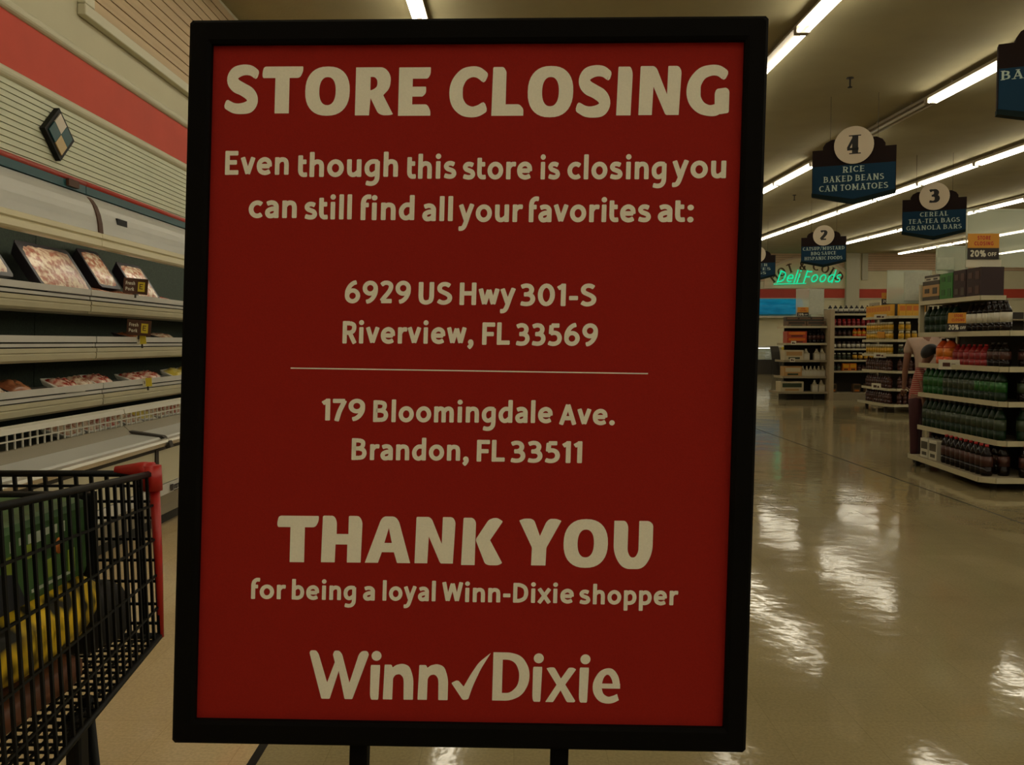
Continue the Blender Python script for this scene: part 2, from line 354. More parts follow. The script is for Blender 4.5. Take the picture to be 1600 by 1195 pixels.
def glyph(ch, wt=.2, serif=False):
    """-> list of (verts2d, faces), each flat shape"""
    out = []
    thin = wt*.45 if serif else wt
    for k, d in G[ch]:
        if k == 'p':
            vert = abs(d[0][0]-d[1][0]) < .02
            diag = not vert and abs(d[0][1]-d[1][1]) > .2
            ww = wt if (vert or (diag and ((d[1][0]-d[0][0])*(d[1][1]-d[0][1]) < 0))) else thin
            if not serif: ww = wt
            q = round_ends(d[0], d[1], ww, min(.035, ww*.2) if not serif else .005)
            out.append((q, [tuple(range(len(q)))]))
            if serif and (vert or diag):
                for e in d:
                    if e[1] < .06 or e[1] > .9:
                        yy = 0.03 if e[1] < .5 else .97
                        out.append(([(e[0]-wt*.95, yy-.03), (e[0]+wt*.95, yy-.03), (e[0]+wt*.95, yy+.03), (e[0]-wt*.95, yy+.03)], [(0, 1, 2, 3)]))
        elif k == 'd':
            (cx, cy), r = d
            out.append(([(cx+r*math.cos(2*PI*i/14), cy+r*math.sin(2*PI*i/14)) for i in range(14)], [tuple(range(14))]))
        else:
            pts = catmull(d) if k == 's' else d
            wf = (lambda a, b: thin+(wt-thin)*abs(b)) if serif else wt
            out.append(ribbon(pts, wf, k == 'o'))
            if k != 'o' and not serif:   # soften stroke ends
                for e, e2 in ((pts[0], pts[1]), (pts[-1], pts[-2])):
                    dx, dy = e[0]-e2[0], e[1]-e2[1]; l = math.hypot(dx, dy); dx /= l; dy /= l
                    q = [(0, -wt/2), (wt*.12, -wt*.38), (wt*.16, 0), (wt*.12, wt*.38), (0, wt/2)]
                    out.append(([(e[0]+dx*u-dy*v, e[1]+dy*u+dx*v) for u, v in q], [(0, 1, 2, 3, 4)]))
    return out
SIDE = {}
for _c in 'HhnmuiIlLbdEFDBRPpNMUkK': SIDE[_c] = (.068, .068)
for _c in 'oceOCGQSsag0356892&': SIDE[_c] = (.045, .045)
for _c in 'vwyxAVWYT/7X4': SIDE[_c] = (.018, .018)
SIDE.update({'f': (.035, -.055), 'r': (.068, .0), 't': (.03, .012), 'L': (.068, .02), 'F': (.068, .01), 'b': (.068, .045), 'p': (.068, .045), 'd': (.045, .068), 'g': (.045, .068), 'a': (.045, .06), 'D': (.068, .045), 'G': (.045, .06), 'R': (.068, .02), 'k': (.068, .015), 'K': (.068, .015),
             '-': (.05, .05), '.': (.03, .03), ',': (.03, .03), ':': (.06, .04), '1': (.03, .07), '%': (.03, .03), 'P': (.068, .02)})
def text_shapes(txt, wt=.2, gap=.105, serif=False):
    x = 0; out = []; k = gap/.105
    for i, ch in enumerate(txt):
        if ch == ' ': x += .30; continue
        l_, r_ = SIDE.get(ch, (.05, .05)); sh = glyph(ch, wt, serif)
        xs = [p[0] for vs, fs in sh for p in vs]; mn, mx = min(xs), max(xs)
        if i: x += l_*k*1.0
        for vs, fs in sh: out.append(([(u+x-mn, v) for u, v in vs], fs))
        x += mx-mn
        if i+1 < len(txt): x += r_*k
    return out, x
def put_text(mb, txt, fn, x0, x1, base, cap, wt=.2, gap=.105, serif=False, lift=0.00004, m=0):
    """fit txt between x0 and x1; fn(x,y,n) maps plane coords to 3D"""
    shapes, wd = text_shapes(txt, wt, gap, serif); sx = (x1-x0)/wd
    for i, (vs, fs) in enumerate(shapes):
        mb.add([fn(x0+u*sx, base+v*cap, lift*(1+i % 5)) for u, v in vs], fs, m)

# ------------------------------------------------------------------ the setting
XL, XR, YB, YF = -3.0, 30.0, -10.0, 41.0
def ceil_z(y): return 4.66 + 0.0206*y
def struct(name, mb, mats, parent=None, **k):
    o = mb.build(name, mats, parent, **k)
    if parent is None: o['kind'] = 'structure'
    return o
floor = struct('floor', MB().box(XL-.7, XR+.2, YB-.2, YF+.2, -.15, 0), M_FLOOR)
struct('tan_tile_strip', MB().box(XL-.5, -.856, YB, YF, 0.0, .0008), M_TAN, floor)
struct('expansion_joint', MB().box(-.856, -.826, YB, YF, 0.0, .0012), M_BLACK, floor)
struct('expansion_joint', MB().box(3.79, 3.805, YB, YF, 0.0, .0012), M_DARK, floor)
cm = MB(); cm.prism([(YB-.2, ceil_z(YB-.2)), (YF+.2, ceil_z(YF+.2)), (YF+.2, ceil_z(YF)+.3), (YB-.2, ceil_z(YB)+.3)], XL-.7, XR+.2, lambda u, v, a: (a, u, v))
ceiling = struct('ceiling', cm, M_CEIL, fixn=True)

wl = struct('wall_left', MB().box(XL-.7, XL-.5, YB, YF, 0, 2.38).box(XL-.7, XL, YB, YF, 2.38, 5.7), M_CREAM)
# pale siding boards over the refrigerated case
n = 12; z0, z1 = 2.44, 2.90; ph = (z1-z0)/n
struct('siding_backing', MB().box(XL, XL+.008, YB, YF, z0, z1), M_GROOVE, wl)
for i in range(n):
    za = z0+i*ph
    mb = MB().prism([(XL+.008, za+.003), (XL+.024, za+.003), (XL+.018, za+ph), (XL+.008, za+ph)], YB, YF, lambda u, v, a: (u, a, v))
    struct('siding_board', mb, M_SIDING, wl, fixn=True)
def mould(zc, r, name='moulding', m=M_TRIM):
    pr = [(XL, zc-r)] + [(XL+.012+r*math.cos(t)*.9, zc+r*math.sin(t)) for t in [(-PI/2+PI*k/8) for k in range(9)]] + [(XL, zc+r)]
    o = struct(name, MB().prism(pr, YB, YF, lambda u, v, a: (u, a, v)), m, wl, fixn=True)
mould(2.935, .036)
struct('coral_band', MB().box(XL, XL+.015, YB, YF, 2.968, 3.30), M_BAND, wl)
mould(3.335, .036)
# plank panel high on the wall
PY0 = 6.08
fr = MB()
fr.box(XL, XL+.06, PY0, YF, 3.60, 3.68).box(XL, XL+.06, PY0, PY0+.14, 3.68, 4.62)
struct('panel_frame', fr, M_TRIM, wl, bevel=.008)
struct('panel_backing', MB().box(XL, XL+.012, PY0+.14, 24, 3.68, 4.78), M_PLANKGAP, wl)
for i in range(12):
    za = 3.686+i*.092
    struct('wall_plank', MB().box(XL+.012, XL+.032, PY0+.14, 24, za, za+.082), M_PLANK, wl)

wb = struct('wall_back', MB().box(XL-.7, XR, YF, YF+.2, 0, 5.7), mat('back_wall_lit_cream', (0.74, 0.68, 0.46), 0.7, 0.03, 2))  # wall cream made lighter, so its colour stands in for light back here
def BX(px): return (px-803)/1360*YF
def BZ(py): return 1.35+(535-py)/1360*YF
band = MB()
for a, b in ((XL, BX(1246)), (BX(1246), BX(1317)), (BX(1337), XR)):
    band = MB().box(a, b, YF-.03, YF, BZ(466), BZ(452)); struct('coral_band', band, M_BAND, wb)
struct('moulding', MB().box(XL, XR, YF-.06, YF, BZ(468.5), BZ(466)), M_TRIM, wb)
struct('moulding', MB().box(XL, BX(1240), YF-.5, YF, BZ(497), BZ(494)), M_TRIM, wb)
# pillar
struct('pillar', MB().box(BX(1317), BX(1337), YF-.25, YF, 0, BZ(372)), M_TRIM, wb)
# slatted panels on the back wall
def slat_panel(xa, xb, za, zb, pitch, mat_):
    struct('panel_backing', MB().box(xa, xb, YF-.02, YF, za, zb), M_PLANKGAP, wb)
    k = 0; z = za
    while z < zb-.02:
        struct('wall_plank', MB().box(xa, xb, YF-.05, YF-.02, z+.012, min(z+pitch, zb)), mat_, wb); z += pitch; k += 1
M_PLANK2 = mat('back_wall_plank', (0.66, 0.46, 0.29), 0.6, 0.06, 2)
slat_panel(BX(1150), BX(1315), BZ(440), BZ(396), .11, M_PLANK2)
slat_panel(BX(1352), BX(1600), BZ(424), BZ(397), .11, M_PLANK2)
slat_panel(BX(1440), BX(1446), BZ(440), BZ(425), .11, M_PLANK2)
struct('moulding', MB().box(BX(1337), BX(1600), YF-.08, YF, BZ(395), BZ(393)), M_TRIM, wb)
struct('moulding', MB().box(BX(1343), BX(1352), YF-.08, YF, BZ(438), BZ(396)), M_TRIM, wb)
# low far wall tiles / counter backing
struct('wall_right', MB().box(XR, XR+.2, YB, YF, 0, 5.7), M_CREAM)
struct('wall_front', MB().box(XL-.7, XR, YB-.2, YB, 0, 5.7), M_CREAM)

# ------------------------------------------------------------------ ceiling strip lights
FL = 2.44
def make_strip(kind):
    r = thing('strip_light', '', 'ceiling light', (0, 0, 0))
    hz = 0.0   # local: z=0 is tube centre
    h = MB().prism([(-.075, .045), (-.05, .10), (.05, .10), (.075, .045)], .01, FL-.01, lambda u, v, a: (u, a, v))
    h.build('housing', M_HOUSING, r, fixn=True)
    for x in (-.05, .05):
        lit = kind == 'both' or (kind == 'one' and x > 0)
        if kind == 'one' and x < 0: continue
        MB().tube([(x, .05, 0), (x, FL-.05, 0)], .021, 8).build('tube', M_TUBE if lit else M_TUBEOFF, r)
    for y in (.03, FL-.03):
        e = MB().box(-.075, .075, y-.02, y+.02, -.022, .05); e.build('lamp_holder', M_HOUSING, r)
    for y in (.6, FL-.6):
        MB().box(-.012, .012, y-.012, y+.012, .10, .175).build('hanger', M_HOUSING, r)
    return r
strips = {k: make_strip(k) for k in ('both', 'one', 'off')}
used = set()
ORD = ['first', 'second', 'third', 'fourth', 'fifth', 'sixth', 'seventh', 'eighth', 'ninth', 'tenth', 'eleventh', 'twelfth', 'thirteenth', 'fourteenth', 'fifteenth', 'sixteenth', 'seventeenth', 'eighteenth', 'nineteenth', 'twentieth']
rows = [(1.15, -.9, 'unseen row added to light the poster'), (-.98, 7.0-2.44*2, 'row left of the red poster'), (3.12, 9.6, 'row just right of the red poster'), (5.95, 12.6, 'row touching the rice sign'),  # first row is added out of view to throw front light on the poster
        (9.2, 12.6, 'row under the rice sign'), (13.0, 12.5, 'row touching the cereal sign'), (17.3, 12.5, 'row under the cereal sign'), (21.8, 12.5, 'outermost row at the right')]
for ri, (x, y0, desc) in enumerate(rows):
    y = y0
    while y - FL > YB+.3: y -= FL
    n = 0
    while y + FL < ([-.5, YF-.4, YF-.4, YF-.4, YF-.4, 34.8, YF-.4, YF-.4][ri]):
        kind = 'both'
        if ri == 2: kind = 'both' if y < 9.5 else 'one'
        if ri == 3: kind = 'off' if 12.5 < y < 13 else ('one' if 15 < y < 17 else 'both')
        vis = y > 5
        n += 1
        if vis and y-FL <= 5: n = 1
        if kind not in used: o = strips[kind]; used.add(kind)
        else: o = copy_tree(strips[kind])
        o.location = (x, y, ceil_z(y+FL/2)-.175); o.rotation_euler = (math.atan(.0206), 0, 0)
        st = {'both': 'lit strip light', 'one': 'single-tube strip light', 'off': 'unlit grey strip light'}[kind]
        if vis: o['label'] = '%s, %s from the front in the %s' % (st, ORD[n-1], desc)
        else: o['label'] = 'lit strip light overhead, %s from the store front, %s' % (ORD[n-1], desc)
        o['group'] = 'ceiling strip lights, ' + desc
        y += FL
# sprinkler heads
def sprinkler(px, py, label):
    # the drop hangs from the ceiling: find depth where ceiling appears at py
    s = (535-py)/1360; y = (4.66-1.35)/(s-.0206); x = (px-803)/1360*y; z = ceil_z(y)
    t = thing('fire_sprinkler', label, 'sprinkler', (x, y, z))
    MB().lathe([(.05, -.012), (.045, 0)], 12, c=(x, y, z)).build('ceiling_plate', M_GDARK, t)
    MB().tube([(x, y, z), (x, y, z-.12)], .012, 6).build('drop_pipe', M_GDARK, t)
    MB().lathe([(.03, -.135), (.03, -.125), (.008, -.12)], 10, c=(x, y, z)).build('deflector', M_GDARK, t)
sprinkler(1320, 128, 'dark fire sprinkler hanging from the bare ceiling up and left of the aisle 4 sign')
sprinkler(1237, 307, 'small dark fire sprinkler on the ceiling left of the aisle 4 sign')

# ------------------------------------------------------------------ refrigerated meat cases along the left wall
def yp(poly, y0, y1, m=0, mb=None):
    """profile poly in (distance from the aisle axis, z), extruded along y"""
    return (mb or MB()).prism(poly, y0, y1, lambda u, v, a: (-u, a, v), m)
SHELVES = [(2.93, 1.716), (2.90, 1.392), (2.86, 1.07)]
def meat_case(y0, y1, label):
    t = thing('refrigerated_case', label, 'refrigerated case', (-2.95, (y0+y1)/2, 0), 'open meat cases along the left wall')
    # canopy: an arched shell
    arc = []
    for k in range(9):
        a = k/8*PI/2
        arc.append((2.985-.125*math.sin(a)*1.0, 2.372-.265*(1-math.cos(a))))
    inner = [(d+.02, z-.006) for d, z in reversed(arc)]
    yp(arc + inner, y0, y1).build('canopy', M_ENAMEL, t, fixn=True)
    yp([(2.95, 2.372), (3.0, 2.372), (3.0, 2.425), (2.95, 2.425)], y0, y1).build('teal_fascia', M_TEAL, t, fixn=True)
    MB().tube([(-2.962, y0, 2.442), (-2.962, y1, 2.442)], .021, 10).build('red_bumper', M_REDTUBE, t)
    lip = [(2.862, 2.108), (2.845, 2.10), (2.842, 2.07), (2.855, 2.062), (2.848, 2.05), (2.846, 2.015), (2.862, 2.003), (2.92, 2.003), (2.92, 2.03), (2.885, 2.06), (2.885, 2.108)]
    yp(lip, y0, y1).build('lamp_lip', M_LIP, t, fixn=True)
    yp([(2.9, 2.10), (3.40, 2.16), (3.40, 2.37), (2.995, 2.37)], y0, y1).build('canopy_core', M_CASEIN, t, fixn=True)
    MB().tube([(-2.935, y0+.1, 2.055), (-2.935, y1-.1, 2.055)], .017, 8).build('case_lamp', M_CASELAMP, t)
    yp([(3.36, .70), (3.42, .70), (3.42, 2.2), (3.30, 2.2)], y0, y1).build('back_liner', M_MESHMAT, t, fixn=True)
    yp([(2.70, .66), (3.40, .66), (3.40, .72), (2.70, .72)], y0, y1).build('lower_deck', M_CASEIN, t, fixn=True)
    for y in ([y0+.012] if y0 < 3 else [])+([y1-.012] if y1 > 13 else []):
        yp([(2.55, .02), (3.42, .02), (3.42, 2.38), (3.0, 2.38), (3.0, 2.1), (3.34, 1.9), (3.34, .95), (2.74, .86), (2.5, .66), (2.5, .3)], y-.012, y+.012).build('end_panel', M_ENAMEL2, t, fixn=True)
    for d, z in SHELVES:
        sh = yp([(d+.01, z-.05), (3.36, z-.03), (3.36, z-.045), (d+.01, z-.07)], y0+.004, y1-.004).build('shelf', M_RAIL, t, fixn=True)
        yp([(d, z), (d+.012, z), (d+.012, z-.04), (d, z-.04)], y0+.004, y1-.004).build('price_rail', M_RAIL, sh, fixn=True)
        yp([(d+.03, z-.04), (d+.06, z-.04), (d+.06, z-.08), (d+.03, z-.08)], y0+.004, y1-.004).build('rail_recess', M_DARK, sh, fixn=True)
        m = yp([(d+.01, z-.078), (d, z-.083), (d, z-.105), (d+.008, z-.11), (d+.002, z-.118), (d+.006, z-.15), (d+.03, z-.165), (d+.3, z-.165), (d+.3, z-.078)], y0+.004, y1-.004)
        m.build('moulding', M_MOULD, sh, fixn=True)
        for k in range(3):
            yy = y0+.3+k*(y1-y0-.6)/2
            MB().box(-3.36, -d-.05, yy-.008, yy+.008, z-.165, z-.06).build('bracket', M_DARK, sh)
    # white wire basket front
    gr = MB(); ya, yb = y0+.004, y1-.004
    nb = int((yb-ya)/.075)
    for k in range(nb+1):
        yy = ya+(yb-ya)*k/nb
        gr.box(-2.745, -2.737, yy-.004, yy+.004, .752, .86)
    for zz in (.756, .812): gr.box(-2.746, -2.736, ya, yb, zz-.004, zz+.004)
    bs = gr.build('wire_grille', M_WIRE, t)
    yp([(2.715, .853), (2.72, .884), (2.80, .888), (2.80, .86), (2.75, .853)], ya, yb).build('grille_rim', M_WIRE, bs, fixn=True)
    yp([(2.66, .712), (2.72, .765), (2.75, .765), (2.75, .70), (2.66, .70)], y0, y1).build('gutter', M_KICK, t, fixn=True)
    yp([(2.45, .672), (2.47, .69), (2.66, .712), (2.66, .64), (2.45, .64)], y0, y1).build('ledge', M_ENAMEL, t, fixn=True)
    yp([(2.405, .66), (2.412, .676), (2.43, .684), (2.45, .68), (2.45, .635), (2.43, .628), (2.412, .636)], y0, y1).build('steel_rail', M_STEEL, t, fixn=True)
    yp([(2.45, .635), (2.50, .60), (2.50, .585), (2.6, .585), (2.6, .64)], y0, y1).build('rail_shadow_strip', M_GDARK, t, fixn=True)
    yp([(2.50, .595), (2.51, .34), (2.56, .34), (2.56, .595)], y0, y1).build('front_panel', M_ENAMEL2, t, fixn=True)
    yp([(2.505, .335), (2.515, .255), (2.56, .25), (2.56, .335)], y0, y1).build('name_strip', M_ENAMEL, t, fixn=True)
    yp([(2.53, .25), (2.545, .17), (2.57, .165), (2.575, .09), (2.62, .09), (2.62, .25)], y0, y1).build('kick_moulding', M_KICK, t, fixn=True)
    yp([(2.63, .0), (2.66, .0), (2.66, .2), (2.63, .2)], y0, y1).build('kick_plate', M_DARK, t, fixn=True)
    return t
case_a = meat_case(2.4, 6.046, 'open white meat case left of the seam strap, nearest the shopping cart')
case_b = meat_case(6.054, 9.70, 'open white meat case right of the seam strap, running behind the store closing sign')
case_c = meat_case(9.708, 13.37, 'open white meat case farthest back, hidden behind the store closing sign')
# seam strap, brackets and lettering on the cases
st = MB(); pts = []
for k in range(7):
    a = k/6*PI/2; pts.append((2.985-.127*math.sin(a)-.008, 2.366-.262*(1-math.cos(a))))
poly = pts+[(d+.02, z) for d, z in reversed(pts)]
yp(poly, 6.02, 6.08).build('seam_strap', M_CBROWN, case_b, fixn=True)
MB().box(-2.53, -2.492, 6.025, 6.075, .26, .60).build('seam_strip', M_GDARK, case_b)
yp([(2.40, .66), (2.45, .70), (2.68, .735), (2.68, .70), (2.46, .67), (2.42, .61), (2.39, .62)], 6.03, 6.085).build('corner_cap', M_GDARK, case_b, fixn=True)
o = MB().box(-2.895, -2.865, 6.33, 6.49, 2.20, 2.245).build('black_clip', M_BLACK, case_b)
MB().box(-2.985, -2.93, 5.78, 5.92, 2.385, 2.43).build('dark_bracket', M_CBROWN, case_a)
lg = MB()
for i in range(4):
    ya = 6.365+i*.026
    lg.box(-2.504, -2.499, ya, ya+.007, .274, .306).box(-2.504, -2.499, ya+.007, ya+.02, .298, .306)
    if i % 2: lg.box(-2.504, -2.499, ya+.007, ya+.02, .274, .281)
lg.box(-2.504, -2.499, 6.36, 6.48, .262, .266)
lg.prism([(6.30, .27), (6.34, .27), (6.345, .295), (6.34, .315), (6.30, .315), (6.295, .295)], -2.504, -2.498, lambda u, v, a: (a, u, v))
lg.build('maker_lettering', M_CBLACK, case_b)

# meat packs ---------------------------------------------------------------
M_TRAY = mat('black_foam_tray', (0.015, 0.010, 0.013), 0.5)
M_TRAYW = mat('white_foam_tray', (0.60, 0.58, 0.52), 0.5)
M_PORK = mat('pork_meat', (0.30, 0.10, 0.06), 0.3, scale=26, color2=(0.62, 0.50, 0.36), bump=.3)
M_PINK = mat('pink_meat', (0.34, 0.13, 0.08), 0.25, scale=22, color2=(0.62, 0.50, 0.36), bump=.3)
M_REDM = mat('red_meat', (0.32, 0.03, 0.02), 0.25, scale=22, color2=(0.60, 0.42, 0.32), bump=.3)
M_BROWNM = mat('brown_meat', (0.16, 0.05, 0.02), 0.25, scale=9, color2=(0.35, 0.14, 0.06), bump=.3)
M_CHICK = mat('yellow_pack', (0.55, 0.42, 0.06), 0.25, scale=8, color2=(0.62, 0.55, 0.25), bump=.3)
def make_pack(L, Wd, H, meatmat, traymat, thick):
    """tray lies in local xy (L along x), meat mounded above"""
    r = thing('meat_pack', '', 'meat pack', (0, 0, 0), rz=0)
    mb = MB(); c = .02
    def ring(l, w_, z): return [(-l+c, -w_, z), (l-c, -w_, z), (l, -w_+c, z), (l, w_-c, z), (l-c, w_, z), (-l+c, w_, z), (-l, w_-c, z), (-l, -w_+c, z)]
    rs = [ring(L/2*.85, Wd/2*.85, 0), ring(L/2, Wd/2, thick), ring(L/2, Wd/2, thick+.006), ring(L/2-.012, Wd/2-.012, thick+.006)]
    vs = [p for q in rs for p in q]; fs = [tuple(range(7, -1, -1))]+[(i*8+k, i*8+(k+1) % 8, (i+1)*8+(k+1) % 8, (i+1)*8+k) for i in range(3) for k in range(8)]+[tuple(24+k for k in range(8))]
    mb.add(vs, fs); mb.build('tray', traymat, r)
    mm = MB(); nx, ny = 10, 7; rnd = random.Random(int(L*1000+H*777)); vs = []
    for j in range(ny+1):
        for i in range(nx+1):
            u, v = i/nx, j/ny
            e = (1-abs(2*u-1)**4)*(1-abs(2*v-1)**4)
            vs.append(((u-.5)*(L-.03), (v-.5)*(Wd-.03), thick+.002+e*(H*(.6+.4*rnd.random()))))
    fs = [(j*(nx+1)+i, j*(nx+1)+i+1, (j+1)*(nx+1)+i+1, (j+1)*(nx+1)+i) for j in range(ny) for i in range(nx)]
    mm.add(vs, fs, smooth=True); mm.build('meat', meatmat, r)
    return r
def place(o, loc, rot, label, group=None):
    o.location = loc; o.rotation_euler = rot; o['label'] = label
    if group: o['group'] = group
    return o
# large packs leaning on the top shelf
bigs = [((-3.13, 5.00, 1.84), 'large pack of cut pork leaning on the top shelf at the left edge', M_PORK, .40, .34),
        ((-3.10, 5.80, 1.79), 'largest black tray of fatty pork cuts leaning on the top case shelf', M_PORK, .66, .38),
        ((-3.20, 6.60, 1.86), 'black tray high on the top shelf between the two big leaning trays', M_PINK, .34, .34),
        ((-3.10, 7.08, 1.79), 'large black tray of pork leaning behind the upper brown price card', M_PINK, .44, .36)]
for (loc, lab, mm, L, Wp) in bigs:
    o = make_pack(L, Wp, .03, mm, M_TRAY, .075); place(o, loc, (0, math.radians(52), PI/2), lab)
    o.rotation_euler = (Matrix.Rotation(math.radians(58), 3, 'Y') @ Matrix.Rotation(PI/2, 3, 'Z')).to_euler()
lows = [(6.32, M_BROWNM, 'low black tray of brown meat on the top shelf, first of three'), (6.78, M_BROWNM, 'low black tray of brown meat left of the upper brown price card'), (7.45, M_REDM, 'low black tray on the top shelf, right of the upper brown price card')]
for y, mm, lab in lows:
    o = make_pack(.42, .2, .02, mm, M_TRAY, .05); place(o, (-3.06, y, 1.675), (0, math.radians(8), PI/2), lab)
    o.rotation_euler = (Matrix.Rotation(math.radians(12), 3, 'Y') @ Matrix.Rotation(PI/2, 3, 'Z')).to_euler()
# packs on the second shelf
for y, mm, lab in ((4.35, M_PINK, 'pink meat pack on the middle shelf at the left edge'), (4.75, M_PINK, 'pink meat pack on the middle shelf, second from the left edge'), (6.9, M_BROWNM, 'dark meat pack on the middle shelf right of the lower brown price card'), (7.5, M_PINK, 'small pink meat pack on the middle shelf near the store closing sign')):
    o = make_pack(.30, .2, .03, mm, M_TRAY, .025); o.rotation_euler = (Matrix.Rotation(math.radians(14), 3, 'Y') @ Matrix.Rotation(PI/2, 3, 'Z')).to_euler(); place(o, (-3.04, y, 1.375), o.rotation_euler, lab)
# packs along the third shelf
kinds = [make_pack(.26, .2, .05, M_PINK, M_TRAYW, .025), make_pack(.25, .2, .045, M_REDM, M_TRAYW, .025), make_pack(.24, .19, .05, M_CHICK, M_TRAYW, .025), make_pack(.26, .19, .045, M_BROWNM, M_TRAY, .025)]
words_ = ['pink', 'red', 'yellow', 'dark brown']
usedk = set(); cnt = {}
def put_pack(k, loc, tilt, where, yaw=0):
    o = kinds[k] if k not in usedk else copy_tree(kinds[k]); usedk.add(k)
    cnt[(k, where)] = cnt.get((k, where), 0)+1
    o.rotation_euler = (Matrix.Rotation(math.radians(tilt), 3, 'Y') @ Matrix.Rotation(PI/2+yaw, 3, 'Z')).to_euler(); o.location = loc
    o['label'] = '%s meat pack, %s of its colour from the left on the %s' % (words_[k], ORD[cnt[(k, where)]-1], where); o['group'] = 'meat packs on the '+where
seq = [0, 0, 0, 0, 3, 3, 1, 0, 1, 0, 1, 1, 0, 2, 2, 1, 0, 3, 1, 0]
for i, k in enumerate(seq):
    y = 4.05+i*.275
    if i in (5, 9, 12, 15): continue
    put_pack(k, (-2.99+random.uniform(-.02, .02), y, 1.045+random.uniform(0, .012)), random.uniform(16, 26), 'lowest case shelf', random.uniform(-.15, .15))
seq = [0, 0, 1, 0, 2, 0, 1, 0, 0, 1, 2, 0]
for i, k in enumerate(seq):
    y = 5.55+i*.285
    put_pack(k, (-2.90+random.uniform(-.01, .01), y, .762), random.uniform(14, 20), 'wire-fronted basket', random.uniform(-.1, .1))

# price cards facing down the aisle
def facing_card(name, label, cat, x, y, z, w_, h_, m_bg, tilt, deco):
    t = thing(name, label, cat, (x, y, z), rz=0); t.rotation_euler = (0, math.radians(tilt), 0)
    MB().box(-w_/2, w_/2, 0, .003, -h_/2, h_/2).build('card', m_bg, t)
    MB().box(-.006, .006, .003, .012, -h_/2-.03, 0).build('clip', M_GDARK, t)
    for nm, m_, f in deco:
        mb = MB(); f(mb); mb.build(nm, m_, t)
    return t
def pork_card(x, y, z, label):
    fn = lambda u, v, n: (u, -.0006-n, v)
    def words2(mb):
        put_text(mb, 'Fresh', fn, -.075, -.005, .008, .026, .22, .16); put_text(mb, 'Pork', fn, -.075, -.010, -.036, .026, .22, .16)
    def sq(mb): mb.box(.018, .07, -.0012, 0, -.038, .034)
    def gl(mb):
        mb.box(.030, .036, -.0022, -.0012, -.02, .02); mb.box(.036, .056, -.0022, -.0012, .014, .02); mb.box(.036, .052, -.0022, -.0012, -.003, .003); mb.box(.036, .056, -.0022, -.0012, -.02, -.014)
    facing_card('price_card', label, 'price card', x, y, z, .185, .118, M_CBROWN, 5, [('lettering', M_CARD, words2), ('yellow_patch', M_YEL, sq), ('mark', M_CBROWN, gl)])
pork_card(-2.86, 6.60, 1.775, 'dark brown fresh pork card with a yellow square clipped to the top meat case shelf')
pork_card(-2.85, 6.62, 1.462, 'dark brown fresh pork card with a yellow square clipped to the middle meat case shelf')
def tagcard(x, y, z, label):
    def rim(mb): mb.box(-.035, -.012, -.0012, 0, -.03, .03)
    def num(mb): put_text(mb, '3', lambda u, v, n: (u, -.0014-n, v), -.026, -.016, -.012, .022)
    facing_card('price_tag', label, 'price tag', x, y, z, .07, .065, M_YEL, -3, [('white_edge', M_CARD, rim), ('number', M_CBROWN, num)])
tagcard(-2.85, 6.66, 1.37, 'small yellow price tag hanging under the lower fresh pork card')
tagcard(-2.82, 6.68, 1.045, 'small yellow price tag on the lowest meat case shelf rail')

# diamond ornament on the siding
t = thing('wall_ornament', 'dark framed diamond plaque with cream, teal and tan quarters on the pale siding', 'wall ornament', (XL+.026, 5.70, 2.70))
cyo, czo, hw, hh = 5.70, 2.695, .185, .17
def dia(mb, a, b, m=0, x0=XL+.026, x1=XL+.06, c=(cyo, czo)):
    mb.prism([(c[0]-a, c[1]), (c[0], c[1]-b), (c[0]+a, c[1]), (c[0], c[1]+b)], x0, x1, lambda u, v, q: (q, u, v), m)
fm = MB(); dia(fm, hw, hh); fm.build('frame', M_BLACK, t, fixn=True)
qa, qb = hw*.40, hh*.40
for (dy, dz, mm) in ((0, 1, mat('plaque_cream', (.62, .55, .45), .4)), (0, -1, mat('plaque_tan', (.5, .36, .16), .4)), (-1, 0, M_TEAL), (1, 0, M_TEAL)):
    q = MB(); dia(q, qa*.97, qb*.97, 0, XL+.06, XL+.068, (cyo+dy*qa, czo+dz*qb)); q.build('glass_quarter', mm, t, fixn=True)

# ------------------------------------------------------------------ store closing sign
SC = Vector((-0.04891, 0.90496, 1.35-0.04346)); SR = Vector((1.0003, -0.02769, -0.00325)); SU = Vector((0.02878, 0.03598, 0.99824)); SN = SR.cross(SU).normalized()
def sp(u, v, n=0): return SC+SR*u+SU*v+SN*n
sign = thing('poster_stand', 'tall black-framed red STORE CLOSING poster sign on two thin posts in front', 'sign', (SC.x, SC.y+.04, 0))
W2, H2, w2, h2 = .2975, .3765, .2745, .3522
def frame_mesh():
    mb = MB(); r = .003
    def loop(a, b, n, r): return [sp(x, y, n) for x, y in ((-a+r, -b), (a-r, -b), (a, -b+r), (a, b-r), (a-r, b), (-a+r, b), (-a, b-r), (-a, -b+r))]
    L = [loop(W2-.002, H2-.002, -.012, r), loop(W2, H2, -.010, r), loop(W2, H2, .008, r), loop(W2-.003, H2-.003, .0105, r), loop(w2+.004, h2+.004, .0105, .0005), loop(w2, h2, .008, .0005), loop(w2, h2, .001, .0005)]
    vs = [p for q in L for p in q]; fs = []
    for i in range(len(L)-1):
        for k in range(8): fs.append((i*8+k, i*8+(k+1) % 8, (i+1)*8+(k+1) % 8, (i+1)*8+k))
    fs.append(tuple(range(7, -1, -1)))
    mb.add(vs, fs); return mb
frame_mesh().build('frame', M_FRAME, sign, fixn=True)
pm = MB(); pm.add([sp(a*(w2+.002), b*(h2+.002), n) for n in (-.002, .002) for a, b in ((-1, -1), (1, -1), (1, 1), (-1, 1))], [(3, 2, 1, 0), (4, 5, 6, 7), (0, 1, 5, 4), (1, 2, 6, 5), (2, 3, 7, 6), (3, 0, 4, 7)])
